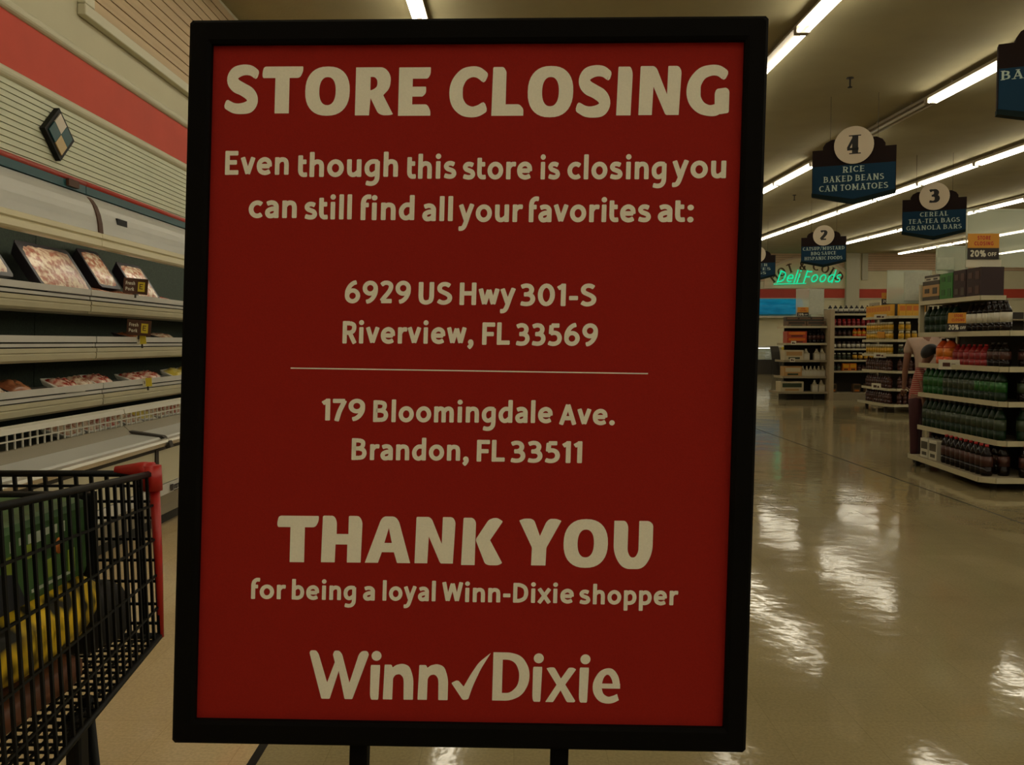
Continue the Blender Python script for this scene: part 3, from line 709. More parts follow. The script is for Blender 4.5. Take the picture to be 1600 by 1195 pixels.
poster = pm.build('poster', M_POSTER, sign, fixn=True)
PN = .0021
def pf(u, v, n): return sp(u, v, PN+n)
LINES = [
 ('store and opening lines', [('Even', -0.25927, -0.19222, 0.2178, 0.0251), ('though', -0.18243, -0.07784, 0.21539, 0.02504), ('this', -0.0683, -0.01706, 0.2133, 0.02495), ('store', -0.01039, 0.06134, 0.21244, 0.0249), ('is', 0.06983, 0.09019, 0.21231, 0.02484), ('closing', 0.09782, 0.19948, 0.21223, 0.02481), ('you', 0.20552, 0.26042, 0.21312, 0.02472)]),
 ('second', [('can', -0.23324, -0.18261, 0.1727, 0.0251), ('still', -0.1745, -0.1249, 0.17122, 0.02506), ('find', -0.11567, -0.05958, 0.17041, 0.02501), ('all', -0.05121, -0.0195, 0.16936, 0.02496), ('your', -0.01327, 0.05293, 0.16831, 0.02493), ('favorites', 0.05922, 0.18499, 0.16813, 0.02487), ('at:', 0.19206, 0.22874, 0.16821, 0.02476)]),
 ('third', [('6929', -0.12978, -0.06097, 0.08398, 0.0234), ('US', -0.05285, -0.01775, 0.0828, 0.02334), ('Hwy', -0.01004, 0.048, 0.08235, 0.0233), ('301-S', 0.05314, 0.13148, 0.0814, 0.02326)]),
 ('fourth', [('Riverview,', -0.13108, 0.00577, 0.04203, 0.02342), ('FL', 0.01459, 0.04334, 0.0411, 0.02331), ('33569', 0.04975, 0.13415, 0.0403, 0.02328)]),
 ('fifth', [('179', -0.15097, -0.10541, -0.03848, 0.0228), ('Bloomingdale', -0.09676, 0.08995, -0.03979, 0.02276), ('Ave.', 0.09689, 0.15427, -0.04138, 0.02262)]),
 ('sixth', [('Brandon,', -0.11832, 0.00426, -0.07957, 0.0228), ('FL', 0.01244, 0.04164, -0.08029, 0.0227), ('33511', 0.04778, 0.12161, -0.0811, 0.02267)]),
 ('seventh', [('for', -0.22023, -0.18362, -0.22622, 0.02078), ('being', -0.17724, -0.10959, -0.22636, 0.02076), ('a', -0.10221, -0.08985, -0.2265, 0.0207), ('loyal', -0.08176, -0.02625, -0.22644, 0.02069), ('Winn-Dixie', -0.01962, 0.11736, -0.22685, 0.02065), ('shopper', 0.12317, 0.22492, -0.22756, 0.02055)]),
]
for nm, ws in LINES:
    mb = MB()
    for txt, a, b, base, cap in ws: put_text(mb, txt, pf, a, b, base, cap, .192, .115)
    mb.build('lettering', M_LETTER, poster)
mb = MB(); mb.add([pf(-.18471, .0167, .00005), pf(-.18471, .0155, .00005), pf(.1869, .0113, .00005), pf(.1869, .0125, .00005)], [(0, 1, 2, 3)])
mb.build('rule_line', M_LETTER, poster)
# heavy capitals ------------------------------------------------------------
def rp(pts, k=5):
    """polygon of (x,y[,r]) with rounded corners -> list of points"""
    out = []; n = len(pts)
    for i, p in enumerate(pts):
        r = p[2] if len(p) > 2 else .012
        a = Vector(pts[i-1][:2]); b = Vector(p[:2]); c = Vector(pts[(i+1) % n][:2])
        d1 = (a-b); d2 = (c-b); l1, l2 = d1.length, d2.length; rr = min(r, l1*.48, l2*.48)
        p1 = b+d1/l1*rr; p2 = b+d2/l2*rr
        if rr < 1e-4: out.append(tuple(b)); continue
        for q in range(k+1):
            t_ = q/k; out.append(tuple((1-t_)**2*p1+2*t_*(1-t_)*b+t_*t_*p2))
    res = []
    for p in out:
        if not res or (abs(p[0]-res[-1][0])+abs(p[1]-res[-1][1])) > 1e-4: res.append(p)
    return res
def ring2(cx, cy, rx, ry, ex=2.3, n=36):
    out = []
    for k in range(n):
        t_ = 2*PI*k/n; c, s_ = math.cos(t_), math.sin(t_)
        out.append((cx+rx*math.copysign(abs(c)**(2/ex), c), cy+ry*math.copysign(abs(s_)**(2/ex), s_)))
    return out
def vstroke(pts, ws, n=6):
    c = catmull([(*p,) for p in pts], n); wv = catmull([(w_, 0) for w_ in ws], n); m = len(c); L_, R_ = [], []
    for i in range(m):
        a = c[max(i-1, 0)]; b = c[min(i+1, m-1)]; dx, dy = b[0]-a[0], b[1]-a[1]; l = math.hypot(dx, dy); ww = wv[i][0]/2
        L_.append((c[i][0]-dy/l*ww, c[i][1]+dx/l*ww)); R_.append((c[i][0]+dy/l*ww, c[i][1]-dx/l*ww))
    return L_+R_, [(i, m+i, m+i+1, i+1) for i in range(m-1)]
def poly(pts, holes=()):
    loops = [[Vector((x, y, 0)) for x, y in pts]]+[[Vector((x, y, 0)) for x, y in h] for h in holes]
    tri = tessellate_polygon(loops); vs = [p for l in loops for p in l]
    return [(v.x, v.y) for v in vs], [tuple(q) for q in tri]
def cap_end(e, e2, w_, r=.1):
    """rounded cap at end e"""
    dx, dy = e[0]-e2[0], e[1]-e2[1]; l = math.hypot(dx, dy); dx /= l; dy /= l
    q = [(0, -w_/2), (r*.6, -w_*.44), (r, -w_*.25), (r*1.05, 0), (r, w_*.25), (r*.6, w_*.44), (0, w_/2)]
    return [(e[0]+dx*u-dy*v, e[1]+dy*u+dx*v) for u, v in q], [tuple(range(7))]
# each heavy letter in its own unit box (0..1, 0..1)
def heavy(ch):
    if ch == 'T': return [poly(rp([(.0, .80, .02), (.0, .86, .05), (.03, 1, .10), (1, 1, .02), (1, .90, .05), (.93, .755, .10), (.67, .755, .0), (.67, 0, .01), (.32, 0, .01), (.32, .755, 0), (.02, .755, .03)]))]
    if ch == 'E': return [poly(rp([(0, 0), (1, 0, .01), (1, .10, .05), (.90, .235, .08), (.43, .235, 0), (.43, .395, 0), (.74, .395, .02), (.85, .46, .06), (.85, .60, .03), (.43, .60, 0), (.43, .765, 0), (.90, .765, .05), (.98, .86, .05), (.98, 1, .02), (0, 1, .02)]))]
    if ch == 'L': return [poly(rp([(0, 0), (1, 0, .01), (1, .14, .05), (.88, .235, .09), (.44, .235, 0), (.44, .90, .02), (.36, 1, .08), (.02, 1, .04)]))]
    if ch == 'I': return [poly(rp([(0, 0), (.93, 0, .02), (1, .88, .1), (.85, 1, .15), (.06, 1, .05)]))]
    if ch == 'N': return [poly(rp([(0, 0), (.32, 0), (.34, .58, .01), (.63, .03, .03), (.66, 0, .02), (.96, 0), (1, .90, .06), (.93, 1, .08), (.68, 1, .02), (.67, .42, .01), (.41, .95, .05), (.34, 1, .06), (.02, 1, .03)]))]
    if ch == 'H': return [poly(rp([(0, 0), (.34, 0), (.35, .385, 0), (.64, .385, 0), (.64, 0), (.98, 0), (1, .88, .08), (.92, 1, .12), (.66, 1, .03), (.66, .61, 0), (.37, .61, 0), (.37, .88, .08), (.30, 1, .12), (.02, 1, .04)]))]
    if ch == 'A': return [poly(rp([(0, 0), (.29, 0), (.37, .23, 0), (.635, .23, 0), (.71, 0), (1, 0), (.73, .90, .08), (.64, 1, .12), (.40, 1, .10), (.33, .93, .08)]), [rp([(.42, .43, .01), (.585, .43, .01), (.51, .75, .01)])])]
    if ch == 'K': return [poly(rp([(0, 0), (.33, 0), (.335, .92, .08), (.26, 1, .12), (.03, 1, .03)])), poly(rp([(.335, .54, .05), (.58, .03, .10), (.68, 0, .08), (.9, 0, .1), (1, .05, .03), (.69, .53, .01), (.99, .93, .03), (.86, 1, .1), (.76, 1, .08), (.64, .96, .06)]))]
    if ch == 'Y': return [poly(rp([(.31, 0), (.65, 0), (.66, .38, .03), (1, .96, .02), (.88, 1, .05), (.72, 1, .08), (.64, .93, .05), (.5, .63, 0), (.36, .96, .07), (.28, 1, .05), (.12, 1, .05), (0, .96, .02), (.32, .38, .03)]))]
    if ch == 'O': return [poly(ring2(.5, .5, .5, .5, 2.35), [ring2(.5, .5, .185, .285, 2.3)])]
    if ch == 'U':
        return [poly(rp([(0, 1, .01), (.02, 1, .04), (.29, 1, .06), (.36, .90, .07), (.36, .36, .12), (.44, .24, .07), (.56, .24, .07), (.64, .36, .12), (.64, 1, .02), (.90, 1, .08), (1, .93, .08), (1, .32, .26), (.78, .0, .22), (.24, .0, .22), (0, .32, .26)], 7))]
    if ch == 'S':
        p = [(.90, .81), (.74, .885), (.52, .895), (.30, .83), (.22, .70), (.32, .58), (.52, .50), (.73, .40), (.81, .27), (.72, .15), (.50, .105), (.28, .115), (.08, .19)]
        w_ = [.20, .21, .225, .27, .31, .29, .27, .29, .31, .27, .225, .21, .20]
        o_ = [vstroke(p, w_)]; o_.append(cap_end(p[0], (p[0][0]-.12, p[0][1]+.05), .20, .06)); o_.append(cap_end(p[-1], (p[-1][0]+.12, p[-1][1]-.05), .20, .06)); return o_
    if ch == 'C':
        p = [(.90, .79), (.75, .875), (.57, .895), (.36, .83), (.21, .66), (.175, .48), (.22, .30), (.37, .16), (.57, .105), (.75, .125), (.90, .19)]
        w_ = [.22, .22, .215, .26, .32, .345, .32, .26, .215, .22, .22]
        return [vstroke(p, w_), cap_end(p[0], p[1], .22, .06), cap_end(p[-1], p[-2], .22, .06)]
    if ch == 'G':
        p = [(.88, .81), (.74, .885), (.56, .895), (.35, .83), (.20, .66), (.165, .48), (.205, .31), (.34, .17), (.52, .108), (.68, .115), (.80, .17)]
        w_ = [.21, .21, .215, .25, .30, .33, .30, .25, .215, .23, .22]
        return [vstroke(p, w_), cap_end(p[0], p[1], .21, .06), poly(rp([(.67, .12, .02), (.78, .03, .04), (1, .06, .04), (1, .50, .06), (.93, .555, .06), (.70, .53, .06), (.66, .45, .05)]))]
    if ch == 'R':
        return [poly(rp([(0, 0), (.37, 0), (.40, .36, .01), (.60, .05, .05), (.72, .0, .06), (.90, .0, .08), (1, .02, .02), (.73, .42, .02), (.90, .56, .12), (.93, .82, .16), (.76, 1, .22), (.0, 1, .01)], 7), [rp([(.39, .52, .01), (.47, .54, .05), (.57, .60, .10), (.57, .73, .10), (.50, .80, .06), (.39, .80, .01)], 5)])]
HEAD = [('S', -0.26181, -0.22517, 0.28146, 0.33228), ('T', -0.22234, -0.17971, 0.28166, 0.33042), ('O', -0.17701, -0.13047, 0.27903, 0.33014), ('R', -0.12442, -0.08469, 0.27921, 0.32901), ('E', -0.07944, -0.04585, 0.27862, 0.32873), ('C', -0.02673, 0.01352, 0.27675, 0.3292), ('L', 0.01748, 0.05047, 0.27816, 0.32852), ('O', 0.05451, 0.10135, 0.27637, 0.32929), ('S', 0.10433, 0.1411, 0.27616, 0.32938), ('I', 0.1462, 0.16207, 0.27801, 0.32812), ('N', 0.169, 0.21193, 0.27824, 0.32857), ('G', 0.21749, 0.26128, 0.27703, 0.32926)]
THANKS = [('T', -0.19435, -0.15087, -0.18712, -0.13847), ('H', -0.14745, -0.10486, -0.18687, -0.13805), ('A', -0.10132, -0.05382, -0.18686, -0.13826), ('N', -0.04928, -0.00759, -0.18683, -0.13841), ('K', -0.00065, 0.04216, -0.18819, -0.13885), ('Y', 0.05852, 0.1024, -0.1878, -0.13918), ('O', 0.10522, 0.15095, -0.18978, -0.13913), ('U', 0.15695, 0.19709, -0.1905, -0.14053)]
for lst in (HEAD, THANKS):
    mb = MB()
    for ch, a, b, c, d in lst:
        for i, (vs, fs) in enumerate(heavy(ch)):
            m2 = len(vs)//2 if len(fs[0]) == 4 else 0      # long curved strokes rise a hair along their length so folds never coincide
            mb.add([pf(a+(b-a)*x, c+(d-c)*y, .00004*(1+i)+(.0003*(q % m2)/m2 if m2 else 0)) for q, (x, y) in enumerate(vs)], fs)
    mb.build('heading_lettering', M_LETTER, poster)
# chain name with the tick between the words
mb = MB()
def logo(shapes, a, b, c, d):
    for i, (vs, fs) in enumerate(shapes): mb.add([pf(a+(b-a)*x, c+(d-c)*y, .00004*(1+i)) for x, y in vs], fs)
LG_W = [poly(rp([(.22, 0, .02), (.36, 0, .02), (.50, .58, 0), (.61, 0, .02), (.74, 0, .02), (1, .93, .03), (.97, 1, .03), (.88, 1, .04), (.83, .93, .04), (.685, .34, 0), (.55, .93, .04), (.5, 1, .03), (.42, 1, .03), (.395, .92, .02), (.43, .76, 0), (.31, .34, 0), (.155, .93, .04), (.11, 1, .03), (.02, 1, .03), (0, .95, .03)]))]
logo(LG_W, -0.15693, -0.09428, -0.33016, -0.27941)
def lg_i(a, b, c, d):
    r = .0052; cx_ = a+(b-a)*.5
    mb.add([pf(cx_+.0008+r*math.cos(2*PI*k/20), d-r+r*math.sin(2*PI*k/20), .00004) for k in range(20)], [tuple(range(20))])
    x0_, x1_ = a+.0004, b-.0006; H_ = .0365; q = rp([(0, 0, .25), (.9, 0, .1), (1, .9, .1), (1, 1, .3), (0, 1, .1)], 5)
    mb.add([pf(x0_+(x1_-x0_)*x, c+H_*y, .00004) for x, y in q], [tuple(range(len(q)))])
for q in ((-0.09258, -0.08163, -0.33041, -0.27916), (0.07702, 0.08743, -0.3299, -0.27935), (0.12526, 0.13584, -0.32999, -0.27973)): lg_i(*q)
LG_N = [poly(rp([(0, 0, .02), (.31, 0, .02), (.32, .60, .05), (.40, .70, .08), (.56, .72, .1), (.66, .62, .08), (.68, .5, .05), (.69, 0, .02), (1, 0, .02), (1, .62, .2), (.86, .95, .2), (.62, 1.02, .15), (.40, .97, .08), (.30, .90, .02), (.26, .98, .05), (.03, .98, .03)]))]
for q in ((-0.07849, -0.04698, -0.32983, -0.29263), (-0.04214, -0.0107, -0.32969, -0.29254)): logo(LG_N, *q)
LG_V = [poly(rp([(0, .35, .03), (.03, .37, .03), (.13, .41, .04), (.19, .40, .04), (.32, .28, .01), (.50, .55, .1), (.70, .80, .1), (1, 1, .01), (.98, .97, .01), (.76, .67, .1), (.56, .30, .1), (.45, .02, .02), (.38, 0, .03), (.30, 0, .04)]))]
logo(LG_V, -0.00715, 0.03299, -0.32908, -0.27967)
LG_D = [poly(rp([(0, 0, .01), (.50, 0, .2), (.82, .12, .2), (1, .38, .2), (1, .66, .2), (.80, .92, .2), (.50, 1, .2), (0, 1, .01)], 7), [rp([(.26, .16, .01), (.48, .16, .14), (.70, .32, .14), (.73, .58, .14), (.62, .78, .14), (.45, .85, .1), (.26, .85, .01)], 7)])]
logo(LG_D, 0.03572, 0.07387, -0.32928, -0.27887)
LG_X = [poly(rp([(0, 0, .02), (.26, 0, .03), (.50, .34, .0), (.72, 0, .05), (.96, 0, .05), (1, .04, .02), (.65, .51, .02), (1, .95, .03), (.9, 1, .05), (.75, 1, .05), (.50, .68, 0), (.28, 1, .06), (.12, 1, .05), (.01, .97, .02), (.36, .50, .02)]))]
logo(LG_X, 0.09097, 0.12214, -0.32994, -0.29379)
ep = [(.20, .45), (.94, .47)]
LG_E = [vstroke([(.86, .50), (.80, .72), (.66, .88), (.48, .91), (.29, .80), (.17, .56), (.18, .36), (.31, .18), (.53, .10), (.73, .12), (.92, .19)], [.25, .25, .22, .18, .24, .32, .32, .26, .20, .20, .19], 5), poly([(.2, .43), (.985, .43), (.985, .57), (.2, .57)])]
logo(LG_E, 0.13981, 0.16839, -0.33067, -0.29414)
mb.build('logo_lettering', M_LETTER, poster)
# posts and base
for u in (-.1043, .1077):
    top = sp(u, -.30, -.014); bot = sp(u, -.372, -.014); d = (bot-top).normalized(); k = (bot.z-.03)/-d.z; low = bot+d*k
    m2 = MB(); T0 = [(sp(u, -.30, -.014)), low]
    a = SR.normalized()*.0095; b = SN*.0095
    vs = [p+sx*a+sy*b for p in T0 for sx, sy in ((-1, -1), (1, -1), (1, 1), (-1, 1))]
    m2.add(vs, [(0, 1, 2, 3), (7, 6, 5, 4), (0, 4, 5, 1), (1, 5, 6, 2), (2, 6, 7, 3), (3, 7, 4, 0)])
    m2.build('post', M_FRAME, sign, fixn=True, bevel=.002)
    MB().box(low.x-.02, low.x+.02, low.y-.20, low.y+.22, 0, .035).build('foot', M_FRAME, sign, bevel=.006)
lx = sp(-.1043, -1.66, -.014)
MB().box(lx.x-.005, lx.x+.225, lx.y-.012, lx.y+.012, .12, .145).build('cross_bar', M_FRAME, sign, bevel=.004)

# ------------------------------------------------------------------ shopping cart beside the case
NY, RY = 2.31, 1.38                       # nose and rear
def cart_pt(side, t, top):
    """side -1 left / +1 right, t 0 nose .. 1 rear"""
    y = NY+(RY-NY)*t + (0 if top else -.0)
    if top: return Vector(((-.966-.03*t) if side > 0 else (-1.50-.08*t), y, 1.0+.05*t))
    return Vector(((-.955-.015*t) if side > 0 else (-1.47-.06*t), y, .56-.16*t))
cart = thing('shopping_cart', 'black plastic shopping cart with red nose corners at the lower left, beside the meat case', 'shopping cart', (-1.2, 1.85, 0))
def lerp(a, b, t): return a+(b-a)*t
def grid(name, A0, A1, B1, B0, nu, nv, ru, rv, m=M_BLACK, parent=cart, hs=None):
    """grid of bars: nu bars from edge A0-A1 to B0-B1, nv cross bars"""
    mb = MB()
    for i in range(nu+1):
        t_ = i/nu; mb.tube([lerp(A0, A1, t_), lerp(B0, B1, t_)], ru, 4, caps=False)
    for j in (hs if hs is not None else [k/nv for k in range(nv+1)]):
        mb.tube([lerp(A0, B0, j), lerp(A1, B1, j)], rv, 4, caps=False)
    return mb.build(name, m, parent)
tr0, tr1, br0, br1 = cart_pt(1, 0, 1), cart_pt(1, 1, 1), cart_pt(1, 0, 0), cart_pt(1, 1, 0)
tl0, tl1, bl0, bl1 = cart_pt(-1, 0, 1), cart_pt(-1, 1, 1), cart_pt(-1, 0, 0), cart_pt(-1, 1, 0)
grid('basket_side', tr0, tr1, br1, br0, 27, 0, .0048, .0042, hs=[0, .19, .40, .62, .82, 1])
grid('basket_side', tl0, tl1, bl1, bl0, 27, 0, .0055, .005, hs=[0, .19, .40, .62, .82, 1])
grid('basket_front', tr0, tl0, bl0, br0, 13, 0, .006, .005, hs=[0, .075, .17, .27, .40, .53, .66, .8, .92, 1])
grid('basket_bottom', br0, br1, bl1, bl0, 36, 18, .0038, .0038)
rim = MB()
for a, b in ((tr0, tr1), (tl0, tl1), (tr0, tl0)): rim.tube([a, b], .009, 6)
for a, b in ((br0, br1), (bl0, bl1), (br0, bl0)): rim.tube([a, b], .009, 6)
rim.build('basket_rim', M_BLACK, cart)
M_CARTRED = mat('cart_red_plastic', (0.42, 0.012, 0.008), 0.35)
for s_, T_, B_ in ((1, tr0, br0), (-1, tl0, bl0)):
    c = MB(); q = T_+Vector((0.005*s_, 0, 0))
    c.tube([T_+Vector((-.10*s_, .004, .008)), T_+Vector((-.03*s_, .006, .010)), T_+Vector((0, .0, .008))], [.012, .022, .024], 8)
    c.tube([T_+Vector((0, 0, .022)), T_+Vector((0, 0, -.045))], [.024, .026], 10)
    c.build('corner_bumper', M_CARTRED, cart)
    c = MB(); c.tube([T_+Vector((.003*s_, .004, -.04)), lerp(T_, B_, .55)+Vector((.004*s_, .004, 0)), B_+Vector((.002*s_, .004, -.004))], [.014, .011, .008], 8)
    c.build('corner_strip', M_CARTRED, cart)
# dark panel between the front grid and the goods, a child seat panel at the rear, handle
MB().box(-1.48, -1.11, 2.292, 2.300, .62, .955).build('advert_panel', M_BLACK, cart)
hd = MB(); hd.tube([tr1+Vector((0, -.05, .04)), tl1+Vector((0, -.05, .04))], .016, 10); hd.build('handle', M_CARTRED, cart)
for s_, T_ in ((1, tr1), (-1, tl1)):
    MB().tube([T_, T_+Vector((0, -.05, .04))], .012, 6).build('handle_bracket', M_BLACK, cart)
# frame with wheels
for s_ in (1, -1):
    xb = -1.0 if s_ > 0 else -1.42
    f_ = MB(); f_.tube([(xb, 1.42, .42), (xb, 1.36, .30), (xb, 1.45, .16), (xb, 1.95, .15), (xb, 2.05, .20), (xb-.0, 2.0, .52)], .013, 8)
    f_.build('frame_tube', M_BLACK, cart)
    for yy in (1.42, 1.98):
        k = MB(); k.tube([(xb, yy, .16), (xb, yy, .125)], .012, 8); k.box(xb-.022, xb-.016, yy-.03, yy+.02, .05, .13); k.box(xb+.016, xb+.022, yy-.03, yy+.02, .05, .13)
        k.build('caster_fork', M_BLACK, cart)
        wv = MB(); wv.tube([(xb-.013, yy-.01, .055), (xb+.013, yy-.01, .055)], .055, 16); wv.build('wheel', M_GDARK, cart)
MB().box(-1.02, -.985, 1.93, 1.98, .20, .50).build('front_upright', M_BLACK, cart, bevel=.01)
# goods in the cart
def bag(name, label, cat, c, r, mats_, pinch=.5, seed=1, sq=3.0):
    rnd = random.Random(seed); mb = MB(); nu, nv = 20, 12; vs = []
    for j in range(nv+1):
        ph = -PI/2+PI*j/nv
        for i in range(nu):
            th = 2*PI*i/nu
            cx_, sx_ = math.cos(th), math.sin(th); cp, sp_ = math.cos(ph), math.sin(ph)
            e = 2/sq
            x = math.copysign(abs(cp)**e, cp)*math.copysign(abs(cx_)**e, cx_); y = math.copysign(abs(cp)**e, cp)*math.copysign(abs(sx_)**e, sx_); z = math.copysign(abs(sp_)**e, sp_)
            n_ = 1+.05*math.sin(5*th+seed)+.03*(rnd.random()-.5)
            vs.append((c[0]+r[0]*x*n_, c[1]+r[1]*y*n_, c[2]+r[2]*z*(1+.06*math.sin(3*th+2*y))))
    fs = [(j*nu+i, j*nu+(i+1) % nu, (j+1)*nu+(i+1) % nu, (j+1)*nu+i) for j in range(nv) for i in range(nu)]
    mb.add(vs, fs, 0, True)
    return solo(name, mb, mats_, label, cat, (c[0], c[1], c[2]-r[2]))
M_GREENBAG = mat('green_print', (0.02, 0.07, 0.01), 0.45, scale=9, color2=(0.05, 0.13, 0.03))
M_YBAG = mat('yellow_black_print', (0.90, 0.60, 0.03), 0.45, scale=17, color2=(0.02, 0.018, 0.012), detail=1.0, spec=0.2)
M_ORG = mat('orange_print', (0.55, 0.16, 0.02), 0.4)
# green bag, standing
gb = thing('grocery_bag', 'dark green printed grocery bag with an orange dot standing upright in the shopping cart', 'bag', (-1.17, 1.87, .83))
g = MB(); g.box(-1.33, -1.012, 1.60, 2.055, .80, .985); b_ = g.build('bag_body', M_GREENBAG, gb, bevel=.02)
MB().box(-1.34, -1.004, 2.058, 2.085, .79, .992).build('bag_gusset', M_BLACK, gb, bevel=.006)
M_BAGPR = mat('bag_white_print', (0.45, 0.50, 0.38), 0.5); M_LIME = mat('bag_lime_print', (0.25, 0.33, 0.03), 0.5); M_BAGDK = mat('bag_dark_print', (0.012, 0.014, 0.02), 0.5)
for i in range(9):
    yy = 1.66+i*.033; MB().box(-1.012, -1.0105, yy, yy+.016, .935-.004*(i % 3), .95).build('white_print', M_BAGPR, gb)
MB().box(-1.012, -1.0105, 1.80, 1.98, .825, .832).build('white_line', M_BAGPR, gb)
MB().tube([(-1.013, 1.915, .90), (-1.0095, 1.915, .90)], .018, 16).build('orange_dot', M_ORG, gb)
for k, (yy, zz, h_) in enumerate(((1.70, .86, .06), (1.86, .84, .04), (1.95, .83, .05), (1.78, .90, .03))): MB().box(-1.012, -1.0103, yy, yy+.03, zz, zz+h_).build('lime_print', M_LIME, gb)
MB().prism([(1.62, .81), (1.78, .81), (1.74, .88), (1.66, .90)], -1.012, -1.010, lambda u, v, a: (a, u, v)).build('dark_print', M_BAGDK, gb, fixn=True)
# yellow bag lying underneath
yb = bag('snack_bag', 'yellow bag with black and white print lying low in the shopping cart', 'bag', (-1.13, 1.86, .725), (.15, .31, .10), M_YBAG, seed=3, sq=2.4)
bag('brown_package', 'brown package on the basket floor of the shopping cart, under the yellow bag', 'package', (-1.14, 1.86, .585), (.13, .20, .04), mat('brown_wrap', (0.14, 0.05, 0.02), .5, .3, 20), seed=5, sq=4)
bag('dark_package', 'dark wrapped package at the nose end of the shopping cart, next to the yellow bag', 'package', (-1.15, 2.17, .66), (.15, .07, .085), mat('dark_wrap', (0.008, 0.007, 0.006), .7, .3, 20), seed=6, sq=4)

# ------------------------------------------------------------------ hanging aisle signs
def aisle_sign(x, y, num, lines, label, yaw=-22, W=1.13, three_z=None):
    zb = 3.49 if three_z is None else three_z
    t = thing('aisle_sign', label, 'aisle sign', (x, y, zb), group='hanging aisle signs', rz=0); t.rotation_euler = (0, 0, math.radians(yaw))
    h = W/2; s = W/1.13
    out = [(-h, 0), (0, -.13), (h, 0), (h, .66), (.42*s, .66), (.42*s, .70), (.38*s, .76), (.30*s, .80), (-.30*s, .80), (-.38*s, .76), (-.42*s, .70), (-.42*s, .66), (-h, .66)]
    fn = lambda u, v, a: (u, a, v)
    MB().prism(out, 0, .10, fn).build('body', M_SBROWN, t, fixn=True)
    MB().prism([(-h-.004, -.004), (0, -.136), (h+.004, -.004), (h+.004, .045), (0, -.075), (-h-.004, .045)], -.008, .108, fn).build('bottom_border', M_SDARK, t, fixn=True)
    MB().prism([(-h+.008, .045), (0, -.07), (h-.008, .045), (h-.008, .425), (-h+.008, .425)], -.006, 0, fn).build('text_panel', M_SBLUE, t, fixn=True)
    for y0_, y1_ in ((-.022, -.006), (.106, .122)):
        dm = MB(); dm.prism([(.268*math.cos(2*PI*k/36), .70+.268*math.sin(2*PI*k/36)) for k in range(36)], y0_, y1_, fn); d = dm.build('number_disc', M_DISC, t, fixn=True)
    pl = lambda u, v, n: (u, -.0225-n, v)
    if num:
        nm = MB(); put_text(nm, num, pl, -.095, .095, .57, .27, .30, serif=True); nm.build('number', M_NUM, t)
    pt = lambda u, v, n: (u, -.0066-n, v)
    tx = MB(); base = .315
    for ln, wfrac in lines:
        put_text(tx, ln, pt, -h*wfrac, h*wfrac, base, .088, .18, .13, serif=True); base -= .128
    tx.build('lettering', M_STEXT, t)
    top = ceil_z(y)-zb
    for sx in (-.32, .32): MB().tube([(sx*s, .05, .78), (sx*s, .05, top+.02)], .003, 5).build('hanging_rod', M_GDARK, t)
    return t
aisle_sign(5.18, 8.3, '5', [('BAKING NEEDS', .96), ('COFFEE', .52)], three_z=3.55, label= 'big aisle sign cut off by the right edge of the picture, reading BAK')
aisle_sign(4.90, 12.7, '4', [('RICE', .26), ('BAKED BEANS', .72), ('CAN TOMATOES', .82)], 'aisle sign 4 hanging from the ceiling, listing rice, baked beans and can tomatoes')
aisle_sign(8.18, 17.1, '3', [('CEREAL', .44), ('TEA-TEA BAGS', .80), ('GRANOLA BARS', .86)], 'aisle sign 3 listing cereal, tea bags and granola bars, above the soda display')
aisle_sign(8.23, 23.3, '2', [('CATSUP/MUSTARD', .92), ('BBQ SAUCE', .56), ('HISPANIC FOODS', .84)], 'aisle sign 2 listing catsup, mustard and sauces, in front of the deli arch')
aisle_sign(7.86, 28.3, '1', [('PAPER', .6), ('PLATES', .75), ('BAGS', .5)], 'farthest aisle sign, half hidden behind the frame of the store closing sign')

# ------------------------------------------------------------------ goods for the gondolas
def m_(n, c, **k): return mat(n, c, k.pop('rough', .35), **k)
COLA = m_('cola_bottle', (0.006, 0.003, 0.0025), spec=0.25, rough=.15); GREENB = m_('green_bottle', (0.006, 0.07, 0.008), spec=0.25, rough=.3); DKGREEN = m_('dark_green_bottle', (0.004, 0.018, 0.005), spec=0.25, rough=.35)
ORANGEB = m_('orange_soda', (0.62, 0.08, 0.01), rough=.25); REDB = m_('red_soda', (0.26, 0.010, 0.012), rough=.25)
L_GREY = m_('label_grey_green', (0.035, 0.05, 0.025)); L_WHITE = m_('label_white', (0.55, 0.52, 0.42)); L_RED = m_('label_red', (0.24, 0.015, 0.02)); L_GREEN = m_('label_green', (0.012, 0.10, 0.014)); L_YEL = m_('label_yellow', (0.66, 0.36, 0.02)); L_BRN = m_('label_brown', (0.06, 0.018, 0.012)); L_PINK = m_('label_pink', (.45, .10, .09))
C_WHITE = m_('cap_white', (0.62, 0.58, 0.46)); C_DARK = m_('cap_dark', (0.03, 0.02, 0.02)); C_RED = m_('cap_red', (0.4, 0.02, 0.02)); C_YEL = m_('cap_yellow', (.6, .42, .03))
JARY = m_('jar_mustard', (0.36, 0.26, 0.07)); JARD = m_('jar_dark', (0.04, 0.02, 0.012)); JARR = m_('jar_red', (0.30, 0.02, 0.015)); JUGW = m_('jug_white', (0.50, 0.45, 0.32)); KETR = m_('brown_sauce', (0.05, 0.012, 0.008), rough=.2)
BOXY = m_('box_yellow', (0.70, 0.36, 0.02)); BOXO = m_('box_orange', (0.62, 0.17, 0.01)); BOXR = m_('box_red', (0.42, 0.05, 0.02)); BOXBR = m_('box_brown', (0.16, 0.09, 0.045)); BOXW = m_('box_cream', (0.50, 0.43, 0.28)); BOXDK = m_('box_dark', (0.04, 0.03, 0.02)); BOXTAN = m_('box_tan', (0.42, 0.24, 0.09)); BOXG = m_('box_green', (0.025, 0.18, 0.025)); BOXMAR = m_('box_maroon', (0.025, 0.007, 0.008), rough=.6)
PROTO = {}
